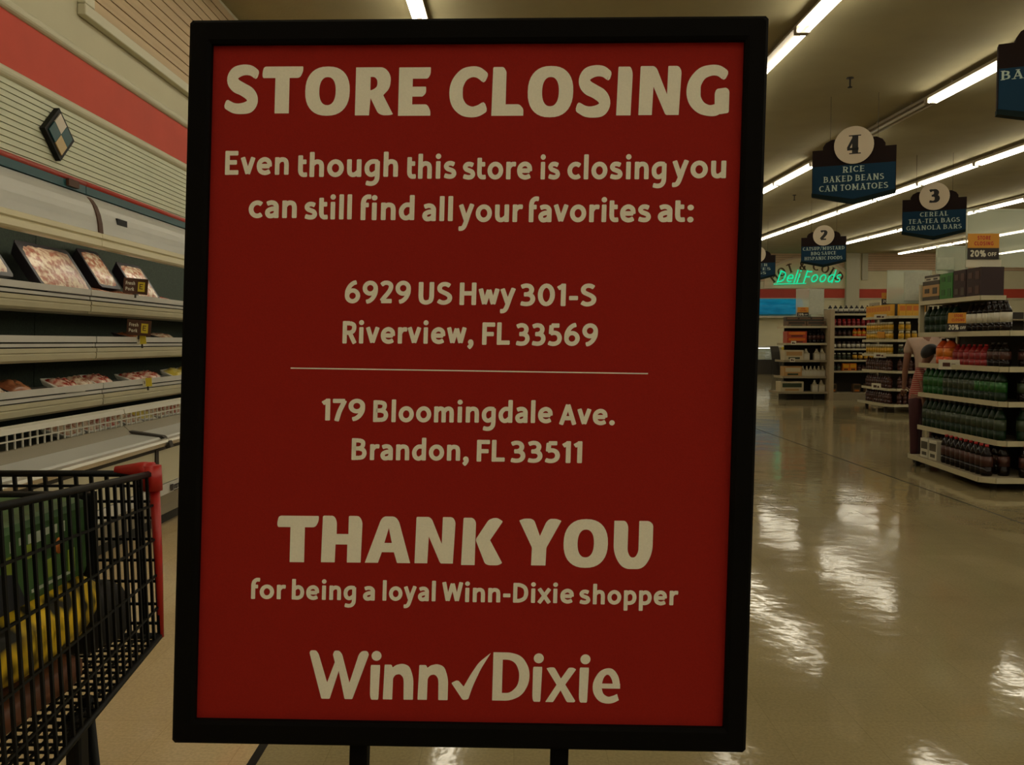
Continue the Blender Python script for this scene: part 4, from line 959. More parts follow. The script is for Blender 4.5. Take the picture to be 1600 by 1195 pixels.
def proto(key, kind, r, h, m1, m2, m3):
    """one mesh per kind; 8-12 sided, label band and cap as own colours"""
    if key in PROTO: return PROTO[key]
    mb = MB()
    if kind == 'bottle':
        mb.lathe([(r*.86, 0), (r, .02), (r, h*.30)], 12, 0); mb.lathe([(r*1.01, h*.30), (r*1.01, h*.62)], 12, 1)
        mb.lathe([(r, h*.62), (r*.92, h*.70), (r*.45, h*.88), (r*.30, h*.92)], 12, 0); mb.lathe([(r*.33, h*.92), (r*.33, h)], 8, 2)
    elif kind == 'jar':
        mb.lathe([(r*.92, 0), (r, .01), (r, h*.2)], 12, 0); mb.lathe([(r*1.01, h*.2), (r*1.01, h*.66)], 12, 1); mb.lathe([(r, h*.66), (r*.95, h*.76), (r*.75, h*.82)], 12, 0); mb.lathe([(r*.82, h*.82), (r*.82, h)], 12, 2)
    elif kind == 'jug':
        mb.box(-r, r, -r*.8, r*.8, 0, h*.62, 0); mb.box(-r*.8, r*.8, -r*.81, r*.81, h*.15, h*.5, 1); mb.lathe([(r*.9, h*.62), (r*.35, h*.88), (r*.3, h*.9)], 10, 0); mb.lathe([(r*.34, h*.9), (r*.34, h)], 8, 2)
    elif kind == 'box':   # r = width, printed band and side
        mb.box(-r/2, r/2, -r*.35, r*.35, 0, h, 0); mb.box(-r*.42, r*.42, -r*.355, r*.355, h*.45, h*.85, 1); mb.box(-r*.3, r*.3, -r*.357, r*.357, h*.12, h*.3, 2)
    PROTO[key] = mb.mesh(key, [m1, m2, m3]); return PROTO[key]
NAMES = {'bottle': 'soda_bottle', 'jar': 'food_jar', 'jug': 'vinegar_jug', 'box': 'food_box'}
def goods(key, spec, pos, label, cat, group, rz=0, name=None):
    me = proto(key, *spec)
    o = bpy.data.objects.new(name or NAMES[spec[0]], me); COL.objects.link(o); o.location = pos; o.rotation_euler = (0, 0, rz)
    return tag(o, label, cat, group)
def shelf_row(key, spec, p0, p1, n_, label, cat, group, face='x', name=None, gaps=()):
    for i in range(n_):
        if i in gaps: continue
        t_ = (i+.5)/n_; p = Vector(p0).lerp(Vector(p1), t_)
        lb = label if n_ == 1 else label+(', %s from the far end' if face == 'x' else ', %s from the left') % ORD[i]
        goods(key, spec, p, lb, cat, group, PI/2 if face == 'x' else 0, name)
def shelf_part(parent, poly_, z, th=.035, edge=True, tall=.045):
    sh = MB().prism(poly_, z-th, z, lambda u, v, a: (u, v, a)).build('shelf', M_GONDOLA, parent, fixn=True)
    return sh
def edge_strip(parent, a, b, z, h=.04, m=M_SHELF, out=.008):
    a, b = Vector(a), Vector(b); d = (b-a).normalized(); n_ = Vector((d.y, -d.x))*out
    q = [a, b, b+n_, a+n_]
    MB().prism([(p.x, p.y) for p in q], z-h, z+.004, lambda u, v, c: (u, v, c)).build('price_rail', m, parent, fixn=True)

# ---- soda display
sd = thing('soda_display', 'large end display of soda shelves with cream price rails at the right edge', 'display shelves', (4.45, 8.7, 0))
XF, Y0, Y1 = 4.45, 7.92, 9.56
basep = [(4.36, Y1+.02), (4.24, Y0-.02), (4.34, Y0-.12), (6.6, Y0-.12), (6.6, Y1+.02)]
sh = MB().prism(basep, .085, .12, lambda u, v, a: (u, v, a)).build('base_shelf', M_GONDOLA, sd, fixn=True)
edge_strip(sh, basep[0], basep[1], .125, .045, out=.01); edge_strip(sh, basep[1], basep[2], .125, .045, out=.01); edge_strip(sh, basep[2], basep[3], .125, .045, out=.01)
MB().box(4.80, 6.6, Y0+.25, Y1-.1, 0, .09).build('plinth', M_GDARK, sd)
for (fx, fy) in ((4.40, Y1-.06), (4.42, Y0+.1)): MB().box(fx, fx+.04, fy-.02, fy+.02, 0, .09).build('foot', M_GDARK, sd)
SDZ = [.44, .80, 1.12, 1.45]
for z in SDZ:
    x0 = XF
    pl_ = [(x0, Y1), (x0, Y0+.06), (x0+.05, Y0), (6.6, Y0), (6.6, Y1)]
    sh = shelf_part(sd, pl_, z)
    edge_strip(sh, pl_[0], pl_[1], z+.005, .045, out=.01); edge_strip(sh, pl_[1], pl_[2], z+.005, .045, out=.01); edge_strip(sh, pl_[2], pl_[3], z+.005, .045, out=.01)
tp = [(XF, Y1), (XF, 8.34), (XF+.24, 8.34), (XF+.24, Y1)]
sh = shelf_part(sd, tp, 1.79); edge_strip(sh, tp[0], tp[1], 1.795, .04, out=.01); edge_strip(sh, tp[1], tp[2], 1.795, .04, out=.01)
MB().box(XF+.42, XF+.46, Y0+.42, Y1, .12, 1.44).build('back_panel', M_GDARK, sd)
MB().box(XF+.235, XF+.25, 8.34, Y1, 1.45, 1.79).build('top_back_panel', M_GDARK, sd)
MB().box(XF+.46, 6.6, Y0+.42, Y0+.46, .12, 1.60).build('side_panel', M_GDARK, sd)
MB().box(XF-.005, XF+.045, Y1, Y1+.035, 1.42, 1.98).build('corner_post', M_SHELF, sd)
MB().box(XF+.40, XF+.44, Y1-.02, Y1+.02, .1, 1.76).build('upright', M_SHELF, sd)
G0 = 'goods on the soda display, '
xb = XF+.085
shelf_row('carton_strip', ('box', .17, .20, L_WHITE, BOXDK, BOXDK), (4.47, 9.42, .122), (4.44, 8.98, .122), 2, 'black and white bottle pack on the lowest soda display shelf', 'soda pack', G0+'white packs', name='soda_pack')
shelf_row('cola2', ('bottle', .053, .29, COLA, L_BRN, C_RED), (4.43, 8.93, .122), (4.36, 7.95, .122), 9, 'dark cola bottle, lowest soda display shelf, aisle front row', 'soda bottle', G0+'lowest shelf')
shelf_row('cola2', ('bottle', .053, .29, COLA, L_BRN, C_RED), (4.55, 9.45, .122), (4.52, 7.95, .122), 13, 'dark cola bottle, lowest soda display shelf, second row back', 'soda bottle', G0+'lowest shelf, second row')
shelf_row('cola2', ('bottle', .053, .29, COLA, L_BRN, C_RED), (4.60, Y0-.03, .122), (5.7, Y0-.03, .122), 10, 'dark cola bottle, lowest soda display shelf, camera side', 'soda bottle', G0+'lowest shelf, near side', face='y')
shelf_row('dkg2', ('bottle', .052, .31, DKGREEN, L_GREY, C_DARK), (xb-.03, Y1-.04, .442), (xb-.03, Y0+.08, .442), 15, 'dark green bottle, second lowest soda display shelf, aisle side', 'soda bottle', G0+'second shelf')
shelf_row('dkg2', ('bottle', .052, .31, DKGREEN, L_GREY, C_DARK), (4.62, Y0+.06, .442), (5.7, Y0+.06, .442), 10, 'dark green bottle, second lowest soda display shelf, camera side', 'soda bottle', G0+'second shelf, near side', face='y')
shelf_row('grn2', ('bottle', .052, .29, GREENB, L_GREEN, C_DARK), (xb-.03, Y1-.04, .802), (xb-.03, Y1-.48, .802), 4, 'bright green bottle on the soda display shelf below orange', 'soda bottle', G0+'third shelf, far end')
shelf_row('grn3', ('bottle', .052, .29, DKGREEN, L_GREY, C_DARK), (xb-.03, Y1-.48, .802), (xb-.03, Y1-1.1, .802), 6, 'grey labelled green bottle on the soda display shelf below red', 'soda bottle', G0+'third shelf, middle')
shelf_row('grn4', ('bottle', .052, .29, DKGREEN, L_GREEN, C_DARK), (xb-.03, Y1-1.1, .802), (xb-.03, Y0+.08, .802), 5, 'green labelled dark bottle on the soda display shelf below red', 'soda bottle', G0+'third shelf, near end')
shelf_row('cola3', ('bottle', .052, .28, COLA, L_GREY, C_DARK), (4.62, Y0+.06, .802), (5.7, Y0+.06, .802), 10, 'dark bottle, third lowest soda display shelf, camera side', 'soda bottle', G0+'third shelf, near side', face='y')
shelf_row('org2', ('bottle', .075, .27, ORANGEB, BOXO, C_DARK), (xb, 9.27, 1.122), (xb, 8.97, 1.122), 2, 'large orange soda bottle beside the child on the soda display', 'soda bottle', G0+'fourth shelf, far end')
shelf_row('red2', ('bottle', .052, .21, REDB, L_RED, C_RED), (xb, 8.95, 1.122), (xb, Y0+.40, 1.122), 6, 'short red soda bottle on the orange bottle shelf', 'soda bottle', G0+'fourth shelf')
shelf_row('cola4', ('bottle', .052, .23, COLA, L_BRN, C_DARK), (xb, Y0+.38, 1.122), (xb, Y0+.08, 1.122), 3, 'dark bottle right of the red soda bottles, aisle side', 'soda bottle', G0+'fourth shelf, near end')
shelf_row('cola4', ('bottle', .052, .23, COLA, L_BRN, C_DARK), (4.62, Y0+.06, 1.122), (5.7, Y0+.06, 1.122), 10, 'dark bottle, shelf of the red soda, camera side', 'soda bottle', G0+'fourth shelf, near side', face='y')
shelf_row('dkg5', ('bottle', .055, .285, DKGREEN, DKGREEN, C_DARK), (xb-.02, Y1-.03, 1.452), (xb-.02, Y1-.72, 1.452), 6, 'dark green bottle left of the leaning sale card', 'soda bottle', G0+'fifth shelf, far end')
shelf_row('wht5', ('bottle', .052, .285, COLA, L_WHITE, C_DARK), (xb, Y1-.86, 1.452), (xb, Y0+.08, 1.452), 7, 'white labelled soda bottle right of the leaning sale card', 'soda bottle', G0+'fifth shelf, near end')
shelf_row('wht5', ('bottle', .052, .285, COLA, L_WHITE, C_DARK), (4.66, Y0+.06, 1.452), (5.7, Y0+.06, 1.452), 9, "white labelled soda bottle on the display's camera side", 'soda bottle', G0+'fifth shelf, near side', face='y')
# cartons on the top shelf
def carton(y, wd, z, h, mA, mB, label, side=False):
    mb = MB(); mb.box(XF+.01, XF+.23, y-wd/2+.003, y+wd/2-.003, z, z+h, 0)
    if mB: mb.box(XF+.007, XF+.01, y-wd*.38, y-wd*.12, z+h*.2, z+h*.75, 1); mb.box(XF+.007, XF+.01, y+wd*.08, y+wd*.36, z+h*.3, z+h*.7, 1)
    return solo('soda_carton', mb, [mA, mB or mA], label, 'soda carton', (XF+.1, y, z), 'cartons on the top of the soda display')
carton(9.36, .37, 1.792, .05, BOXDK, None, 'flat dark carton at the bottom of the far end stack on the soda display top')
carton(9.36, .37, 1.842, .12, BOXTAN, BOXDK, 'tan printed soda carton in the far end stack on the soda display top')
carton(9.36, .37, 1.962, .045, BOXDK, None, 'thin dark carton above the tan soda carton')
carton(9.34, .33, 2.007, .035, L_WHITE, BOXDK, 'thin white carton on the far end stack above the tan carton')
carton(9.34, .33, 2.042, .025, BOXDK, None, 'thin dark carton topmost on the far end stack of the soda display')
carton(9.03, .27, 1.792, .15, BOXG, L_GREEN, 'lower green soda carton beside the tan carton on the soda display top')
carton(9.03, .27, 1.942, .12, BOXG, L_GREEN, 'upper green soda carton beside the tan carton on the soda display top')
carton(8.76, .25, 1.792, .14, BOXMAR, BOXDK, 'lower maroon soda carton next to the green cartons'); carton(8.76, .25, 1.932, .14, BOXMAR, L_BRN, 'upper maroon soda carton next to the green cartons')
carton(8.49, .27, 1.792, .14, BOXMAR, L_BRN, 'lower maroon soda carton at the near end of the soda display top'); carton(8.49, .27, 1.932, .14, BOXMAR, L_BRN, 'upper maroon soda carton at the near end of the soda display top')

# sale cards: orange over black
def sale_card(x, y, z, w_, h_, label, yaw=0, lean=0, words=True, cat='sale card'):
    t = thing('sale_card', label, cat, (x, y, z), rz=0); t.rotation_euler = (lean, 0, yaw)
    MB().box(-w_/2, w_/2, 0, .006, h_*.42, h_).build('orange_half', M_ORANGE, t)
    MB().box(-w_/2, w_/2, -.001, .006, 0, h_*.44).build('black_half', M_CBLACK, t)
    f1 = lambda u, v, n: (u, -.0004-n, v); f2 = lambda u, v, n: (u, -.0014-n, v)
    a = MB(); put_text(a, 'STORE', f1, -w_*.20, w_*.22, h_*.76, h_*.15, .26, .15); put_text(a, 'CLOSING', f1, -w_*.30, w_*.32, h_*.54, h_*.15, .26, .15); a.build('red_lettering', M_CRED, t)
    b = MB(); put_text(b, '20%', f2, -w_*.42, w_*.08, h_*.10, h_*.25, .24, .12); put_text(b, 'OFF', f2, w_*.14, w_*.42, h_*.12, h_*.15, .22, .15); b.build('white_lettering', M_CARD, t)
    return t
def acrylic(x, y, z, w_, h_, label, board=None, frame=True, yaw=0):
    t = thing('acrylic_sign_holder', label, 'sign holder', (x, y, z), rz=0); t.rotation_euler = (0, 0, yaw)
    MB().box(-w_/2, w_/2, 0, .006, 0, h_).build('clear_panel', M_PLEXI, t)
    if frame:
        e = MB(); e.box(-w_/2, w_/2, -.002, .008, h_-.012, h_); e.box(-w_/2, -w_/2+.012, -.002, .008, 0, h_-.012); e.box(w_/2-.012, w_/2, -.002, .008, 0, h_-.012); e.build('clear_edge', mat('acrylic_edge', (.62, .66, .54), .2, alpha=.7), t)
    if board: MB().box(board[0], board[1], -.008, -.003, board[2], board[3]).build('paper_insert', M_BOARD, t)
    MB().box(-.03, .03, .006, .03, -.02, .10).build('clamp', M_GDARK, t)
    return t
# on the soda display (tops of cartons at 2.07)
acrylic(4.60, 9.20, 2.072, .335, .29, 'small clear sign holder on the soda cartons, left of the large one', board=(-.16, .02, .04, .17), yaw=0)
acrylic(4.67, 8.46, 2.074, .62, .56, 'large clear sign holder on the soda cartons at the right edge', yaw=0)
ws = thing('white_sign_strip', 'white strip below the upright sale card on the soda display', 'sign strip', (4.505, 8.44, 2.074), rz=0)
MB().box(-.15, .19, 0, .006, 0, .075).build('strip', M_CARD, ws)
sale_card(4.515, 8.43, 2.15, .30, .245, 'upright STORE CLOSING 20% OFF card standing above the soda cartons')
sale_card(4.425, 8.72, 1.46, .20, .19, 'leaning STORE CLOSING 20% OFF card on the fifth soda display shelf', yaw=-.9, lean=-.15)
def white_tag(x, y, z, w_, h_, label, yaw=-PI/2*.6):
    t = thing('shelf_tag', label, 'price tag', (x, y, z), rz=0); t.rotation_euler = (0, 0, yaw)
    MB().box(-w_/2, w_/2, 0, .003, -h_/2, h_/2).build('card', M_CARD, t)
    MB().box(-w_*.3, w_*.05, -.001, 0, -h_*.2, h_*.2).box(w_*.12, w_*.3, -.001, 0, -h_*.25, h_*.1).build('print', L_BRN, t)
    MB().box(-.01, .01, .003, .015, -.01, .01).build('clip', M_GDARK, t)
white_tag(4.425, 8.86, 1.125, .22, .10, 'white price tag on the rail under the orange soda bottles')

# ---- person and child between the displays (built below); next: sauce and mustard display
md = thing('jar_display', 'end display of jars and dark bottles with yellow boxes on top, in the middle distance', 'display shelves', (7.2, 17.2, 0))
mp = [(7.18, 17.95), (7.18, 16.72), (7.30, 16.6), (7.86, 16.6), (7.86, 17.95)]
MZ = [.165, .46, .80, 1.12, 1.40, 1.85]
for z in MZ:
    p_ = mp if z > .2 else [(7.10, 17.95), (7.10, 16.66), (7.22, 16.52), (7.86, 16.52), (7.86, 17.95)]
    sh = shelf_part(md, p_, z, .03)
    for a, b in ((0, 1), (1, 2), (2, 3)): edge_strip(sh, p_[a], p_[b], z+.005, .045, out=.01)
MB().box(7.55, 7.6, 16.95, 17.95, .16, 2.2).build('back_panel', M_GDARK, md); MB().box(7.6, 7.86, 16.95, 17.0, .16, 2.2).build('side_panel', M_GDARK, md)
MB().box(7.86, 7.90, 16.6, 17.95, .0, 2.35).build('end_panel', M_GONDOLA, md)
for (fx, fy) in ((7.16, 17.7), (7.16, 16.8), (7.8, 16.6)): MB().box(fx, fx+.05, fy-.025, fy+.025, 0, .135).build('foot', M_GDARK, md)
G1 = 'goods on the jar display, '
def md_rows(z, key, spec, n1, n2, label, cat, grp, name=None, gaps=(), key2=None, spec2=None):
    shelf_row(key, spec, (7.26, 17.9, z+.002), (7.26, 16.75, z+.002), n1, label+', aisle side', cat, G1+grp, name=name)
    shelf_row(key2 or key, spec2 or spec, (7.34, 16.68, z+.002), (7.84, 16.68, z+.002), n2, label+', camera side', cat, G1+grp+', near side', face='y', name=name, gaps=gaps)
md_rows(.165, 'ket1', ('bottle', .045, .25, KETR, L_BRN, C_DARK), 11, 5, 'brown bottle, lowest jar display shelf', 'bottle', 'lowest shelf', 'sauce_bottle')
md_rows(.46, 'ket1', ('bottle', .045, .25, KETR, L_BRN, C_DARK), 11, 5, 'brown bottle, second lowest jar display shelf', 'bottle', 'second shelf', 'sauce_bottle')
md_rows(.80, 'ket1', ('bottle', .045, .25, KETR, L_BRN, C_DARK), 11, 5, 'brown bottle, third lowest jar display shelf', 'bottle', 'third shelf', 'sauce_bottle')
md_rows(1.12, 'must', ('jar', .05, .19, JARY, L_YEL, C_WHITE), 10, 4, 'white lidded jar, lowest jar row', 'jar', 'fourth shelf', key2='jard', spec2=('jar', .05, .19, JARD, L_GREY, C_WHITE))
md_rows(1.40, 'must2', ('jar', .05, .17, JARY, L_YEL, C_WHITE), 10, 4, 'mustard jar, middle jar row', 'jar', 'fifth shelf, lower layer')
md_rows(1.572, 'must2', ('jar', .05, .17, JARY, L_YEL, C_WHITE), 10, 4, 'mustard jar, uppermost jar row', 'jar', 'fifth shelf, upper layer', gaps=(2,))
md_rows(1.85, 'ybox', ('box', .12, .23, BOXY, BOXO, L_YEL), 9, 4, 'yellow and orange box topping the jar display', 'food box', 'top shelf')
acrylic(7.62, 16.86, 2.10, .86, .64, 'clear sign holder with a pale board above the yellow boxes of the jar display', board=(-.10, .40, .06, .60))
sale_card(7.26, 16.9, 2.10, .30, .21, 'STORE CLOSING 20% OFF card on the yellow boxes of the jar display')
white_tag(7.11, 16.95, 1.85, .26, .09, 'white price tag under the yellow boxes of the jar display')
white_tag(7.13, 16.98, 1.10, .26, .09, 'white price tag on the fourth shelf rail of the jar display')
white_tag(7.12, 17.1, .49, .20, .12, 'white price tag on the second shelf rail of the jar display')
t = thing('shelf_tag', 'small orange price tag on the jars of the jar display', 'price tag', (7.15, 17.0, 1.50), rz=0); t.rotation_euler = (0, 0, -1)
MB().box(-.08, .08, 0, .003, -.06, .06).build('card', M_ORANGE, t)

# ---- gondola in the far middle
fg = thing('paper_goods_display', 'far end display of boxes and white jugs, left of the tall tan post', 'display shelves', (6.85, 20.7, 0))
FX0, FX1, FY0, FY1 = 6.40, 7.36, 20.5, 21.2
for z, dx in ((.19, .18), (.55, .06), (.93, .04), (1.33, 0), (1.73, 0)):
    p_ = [(FX0-dx, FY1), (FX0-dx, FY0-dx*.6), (FX1, FY0-dx*.6), (FX1, FY1)]
    sh = shelf_part(fg, p_, z, .03)
    for a, b in ((0, 1), (1, 2)): edge_strip(sh, p_[a], p_[b], z+.005, .045, out=.01, m=M_GONDOLA if z < 1 else M_SHELF)
MB().box(FX0+.1, FX1, FY1-.25, FY1-.2, .19, 1.95).build('back_panel', M_GDARK, fg)
MB().box(FX0+.05, FX1, FY0+.1, FY1, 0, .16).build('plinth', M_GDARK, fg)
for fx in (FX0+.02, FX1-.3): MB().box(fx, fx+.05, FY0, FY0+.05, 0, .16).build('foot', M_GDARK, fg)
G2 = 'goods on the far end display, '
shelf_row('fb1', ('box', .44, .12, BOXBR, BOXDK, L_GREY), (6.42, 20.68, 1.732), (7.34, 20.68, 1.732), 2, 'lower brown flat box topping the far end display', 'food box', G2+'top, lower', face='y')
shelf_row('fb2', ('box', .30, .10, BOXDK, BOXBR, L_GREY), (6.42, 20.68, 1.852), (7.30, 20.68, 1.852), 3, 'upper dark flat box topping the far end display', 'food box', G2+'top, upper', face='y')
shelf_row('fb3', ('box', .46, .14, BOXR, BOXO, L_BRN), (6.42, 20.68, 1.332), (6.90, 20.68, 1.332), 1, 'lower red box on the second shelf down of the far end display', 'food box', G2+'red boxes lower', face='y')
shelf_row('fb3', ('box', .46, .14, BOXR, BOXO, L_BRN), (6.42, 20.68, 1.474), (6.90, 20.68, 1.474), 1, 'upper red box on the second shelf down of the far end display', 'food box', G2+'red boxes upper', face='y')
shelf_row('fbd', ('bottle', .055, .30, COLA, L_BRN, C_DARK), (6.94, 20.62, 1.332), (7.34, 20.62, 1.332), 4, 'dark bottle beside the red boxes on the far end display', 'bottle', G2+'dark bottles', face='y', name='dark_bottle')
shelf_row('fb4', ('box', .44, .24, BOXW, BOXTAN, L_GREY), (6.36, 20.64, .932), (6.82, 20.64, .932), 1, 'cream carton on the middle shelf of the far end display', 'carton', G2+'cream', face='y', name='cream_carton')
shelf_row('jug', ('jug', .07, .27, JUGW, L_WHITE, C_WHITE), (6.84, 20.60, .932), (7.34, 20.60, .932), 4, 'white jug on the middle shelf of the far end display', 'jug', G2+'middle jugs', face='y', gaps=(1,))
shelf_row('fb5', ('box', .42, .24, BOXTAN, BOXW, L_GREY), (6.34, 20.62, .552), (6.78, 20.62, .552), 1, 'tan carton on the second lowest shelf of the far end display', 'carton', G2+'tan', face='y', name='tan_carton')
shelf_row('jug2', ('jug', .05, .24, JUGW, L_WHITE, C_WHITE), (6.78, 20.58, .552), (7.34, 20.58, .552), 6, 'white jug on the second lowest shelf of the far end display', 'jug', G2+'lower jugs', face='y')
shelf_row('fb6', ('box', .54, .24, BOXW, L_GREY, BOXTAN), (6.24, 20.58, .192), (6.80, 20.58, .192), 1, 'large cream carton jutting out of the lowest shelf of the far end display', 'carton', G2+'large', face='y', name='large_carton')
shelf_row('jug', ('jug', .07, .27, JUGW, L_WHITE, C_WHITE), (7.02, 20.56, .192), (7.34, 20.56, .192), 2, 'white jug on the lowest shelf of the far end display', 'jug', G2+'lowest jugs', face='y')
acrylic(6.98, 20.60, 1.96, .66, .66, 'sign holder with a pale board above the far end display, left of the tan post', board=(-.02, .32, .05, .64), frame=True)
sale_card(6.80, 20.55, 1.96, .26, .22, 'small STORE CLOSING card above the far end display')
for (x, z, l_) in ((6.55, 1.33, 'upper'), (6.53, .93, 'lower')): white_tag(x, 20.42, z+.01, .12, .09, '%s white price tag on the far end display' % l_, yaw=0)
# gondola with many shelves right of the post
sg = thing('sauce_gondola', 'tall dark gondola of seven narrow shelves facing the camera, right of the tan post', 'shelving', (8.0, 21.0, 0))
SX0, SX1, SY = 7.46, 8.64, 20.75
MB().box(SX0-.10, SX0, SY-.45, SY+.5, 0, 2.12).build('tan_post', mat('tan_post', (0.40, 0.31, 0.19), .6), sg)
MB().box(SX0, SX1, SY+.42, SY+.47, .1, 2.15).build('back_panel', M_GDARK, sg)
MB().box(SX1, SX1+.04, SY-.02, SY+.5, 0, 2.3).build('end_panel', M_GONDOLA, sg)
MB().box(SX0, SX1, SY-.36, SY+.45, 0, .16).build('base_plinth', M_GONDOLA, sg)
SZ = [.67, .93, 1.2, 1.49, 1.74, 2.03]
for z in SZ:
    p_ = [(SX0, SY+.42), (SX0, SY), (SX1, SY), (SX1, SY+.42)]
    sh = shelf_part(sg, p_, z, .025); edge_strip(sh, p_[1], p_[2], z+.005, .04, out=.01)
G3 = 'goods on the narrow shelf gondola, '
def sr(z, key, spec, n_, label, cat, grp, name=None, gaps=(), a=SX0+.02, b=SX1-.02): shelf_row(key, spec, (a, SY+.09, z+.002), (b, SY+.09, z+.002), n_, label, cat, G3+grp, face='y', name=name, gaps=gaps)
sr(2.03, 'sb7', ('bottle', .05, .20, COLA, L_WHITE, C_DARK), 9, 'black white-labelled bottle, top shelf right of the tan post', 'bottle', 'top shelf', 'sauce_bottle')
sr(1.74, 'sb6', ('jar', .045, .17, JARR, L_RED, C_RED), 10, 'red jar, second shelf down right of the tan post', 'jar', 'second from top')
sr(1.49, 'sb5', ('jar', .045, .15, JARD, L_BRN, C_DARK), 5, 'dark jar, third shelf down right of the tan post', 'jar', 'third, dark', b=SX0+.60); sr(1.49, 'sb5b', ('bottle', .05, .20, ORANGEB, L_YEL, C_YEL), 5, 'orange bottle, third shelf down right of the tan post', 'bottle', 'third, orange', 'orange_bottle', a=SX0+.62)
sr(1.2, 'sb4', ('jar', .05, .17, JARD, L_WHITE, C_DARK), 10, 'pale labelled dark jar, fourth shelf right of the tan post', 'jar', 'fourth', gaps=(0, 9))
sr(.93, 'sb3', ('jar', .05, .17, JARD, L_GREY, C_WHITE), 5, 'grey labelled dark jar, fifth shelf right of the tan post', 'jar', 'fifth, dark', b=SX0+.6); sr(.93, 'sb3b', ('jar', .055, .18, KETR, L_YEL, C_WHITE), 4, 'yellow labelled brown jar, fifth shelf right of the post', 'jar', 'fifth, brown', a=SX0+.62)
sr(.67, 'sb2', ('jar', .05, .17, JARD, L_GREY, C_DARK), 3, 'dark jar, sixth shelf right of the tan post', 'jar', 'sixth, dark', b=SX0+.36); sr(.67, 'sb2b', ('box', .16, .18, BOXO, BOXY, L_BRN), 2, 'orange box, sixth shelf right of the tan post', 'food box', 'sixth, orange', a=SX0+.38, b=SX0+.72); sr(.67, 'sb2c', ('jar', .05, .15, KETR, L_BRN, C_DARK), 4, 'brown jar, sixth shelf right of the tan post', 'jar', 'sixth, brown', a=SX0+.74)
sr(.16, 'sb1', ('box', .17, .20, BOXBR, BOXDK, BOXO), 4, 'brown box on the base right of the tan post', 'food box', 'base', gaps=(1,))
# plain gondola runs behind the end displays
def run(x0, x1, y, label, z=1.95, n_=5):
    t = thing('gondola_run', label, 'shelving', (x0, y, 0))
    MB().box(x0, x1, y-.02, y+.02, .1, z).build('centre_panel', M_GDARK, t)
    MB().box(x0, x1, y-.45, y+.45, 0, .14).build('base', M_GDARK, t)
    for k in range(n_):
        for s_ in (-1, 1): MB().box(x0, x1, y+(.02 if s_ > 0 else -.42), y+(.42 if s_ > 0 else -.02), .42+k*.34, .445+k*.34).build('shelf', M_GONDOLA, t)
    return t
run(7.95, 14, 17.4, 'long gondola run behind the jar display')
run(8.72, 15, 21.2, 'long gondola run behind the narrow shelf gondola')
run(6.65, 13, 8.95, 'long gondola run behind the soda display', 1.5, 3)
run(4.9, 13, 12.9, 'low gondola run between the soda display and the jar display', 1.4) if False else None

# ------------------------------------------------------------------ deli at the back wall
def arch():
    t = thing('deli_arch_sign', 'arched tan board sign reading HOT & COLD on the back wall', 'sign', (BX(1257), YF-.1, BZ(450)))
    cx_, half, zb, R_ = BX(1257), 1.98, BZ(451), 2.9
    zc = BZ(401)-R_; a0 = math.asin(half/R_)
    arcp = [(cx_+R_*math.sin(-a0+2*a0*k/24), zc+R_*math.cos(-a0+2*a0*k/24)) for k in range(25)]
    pts = [(cx_-half, zb)]+arcp+[(cx_+half, zb)]
    fn = lambda u, v, a: (u, a, v)
    MB().prism(pts, YF-.10, YF-.05, fn).build('board', mat('arch_board', (0.80, 0.60, 0.40), .7), t, fixn=True)
    rimp = arcp+[(x+(cx_-x)*.03, z-.10) for x, z in reversed(arcp)]
    MB().prism(rimp, YF-.14, YF-.10, fn).build('arch_rim', mat('arch_rim', (0.70, 0.50, 0.36), .6), t, fixn=True)
    tx = MB(); s_ = 'HOT & COLD'; n_ = len(s_); r2 = R_-.66
    shp = []
    tot = sum(gw(c)+.22 for c in s_)
    pos = 0; hc = .43
    for c in s_:
        wv = gw(c); mid = pos+wv/2; pos += wv+.22
        if c == ' ': continue
        ang = (mid-tot/2+.1)*hc/r2*.92
        for i, (vs, fs) in enumerate(glyph(c, .2, True)):
            q = []
            for u, v in vs:
                du = (u-wv/2)*hc; dr = r2+v*hc
                q.append((cx_+dr*math.sin(ang)+du*math.cos(ang), YF-.105-.002*(i % 4), zc+dr*math.cos(ang)-du*math.sin(ang)))
            tx.add(q, fs)
    tx.build('lettering', mat('arch_letter_brown', (0.10, 0.035, 0.01), .6), t)
arch()
# neon script
M_NEON = mat('neon_green', (0.0, 0.5, 0.3), 0.4, emit=(0.0, 0.62, 0.30), es=1.0)
nt_ = thing('neon_sign', 'glowing green neon script reading Deli Foods under the deli arch', 'neon sign', (BX(1260), YF-.3, BZ(447)))
nx0, nx1, nz, nh = BX(1208), BX(1316), BZ(443), .58
x_ = 0; parts = []
for ch in 'Deli Foods':
    if ch == ' ': x_ += .3; continue
    parts.append((ch, x_)); x_ += gw(ch)+.07
sc_ = (nx1-nx0-.25)/x_
for ch, xo in parts:
    mb = MB()
    for k, d in G[ch]:
        if k == 'd': pts = [(d[0][0]-.05, d[0][1]), (d[0][0]+.06, d[0][1]+.05)]
        elif k == 's': pts = catmull(d, 3)
        elif k == 'o': pts = d+[d[0]]
        else: pts = list(d)
        p3 = [(nx0+(xo+u)*sc_+v*.32*nh, YF-.26, nz+v*nh) for u, v in pts]
        mb.tube(p3, .030, 6)
    mb.build('neon_letter', M_NEON, nt_)
MB().tube([(nx0-.1, YF-.24, nz-.06), (nx0+1.4, YF-.24, nz-.02)], .02, 6).build('neon_stroke', M_NEON, nt_)
for k in range(4): MB().box(nx0+.3+k*.8, nx0+.33+k*.8, YF-.24, YF, nz+.2, nz+.23).build('standoff', M_GDARK, nt_)
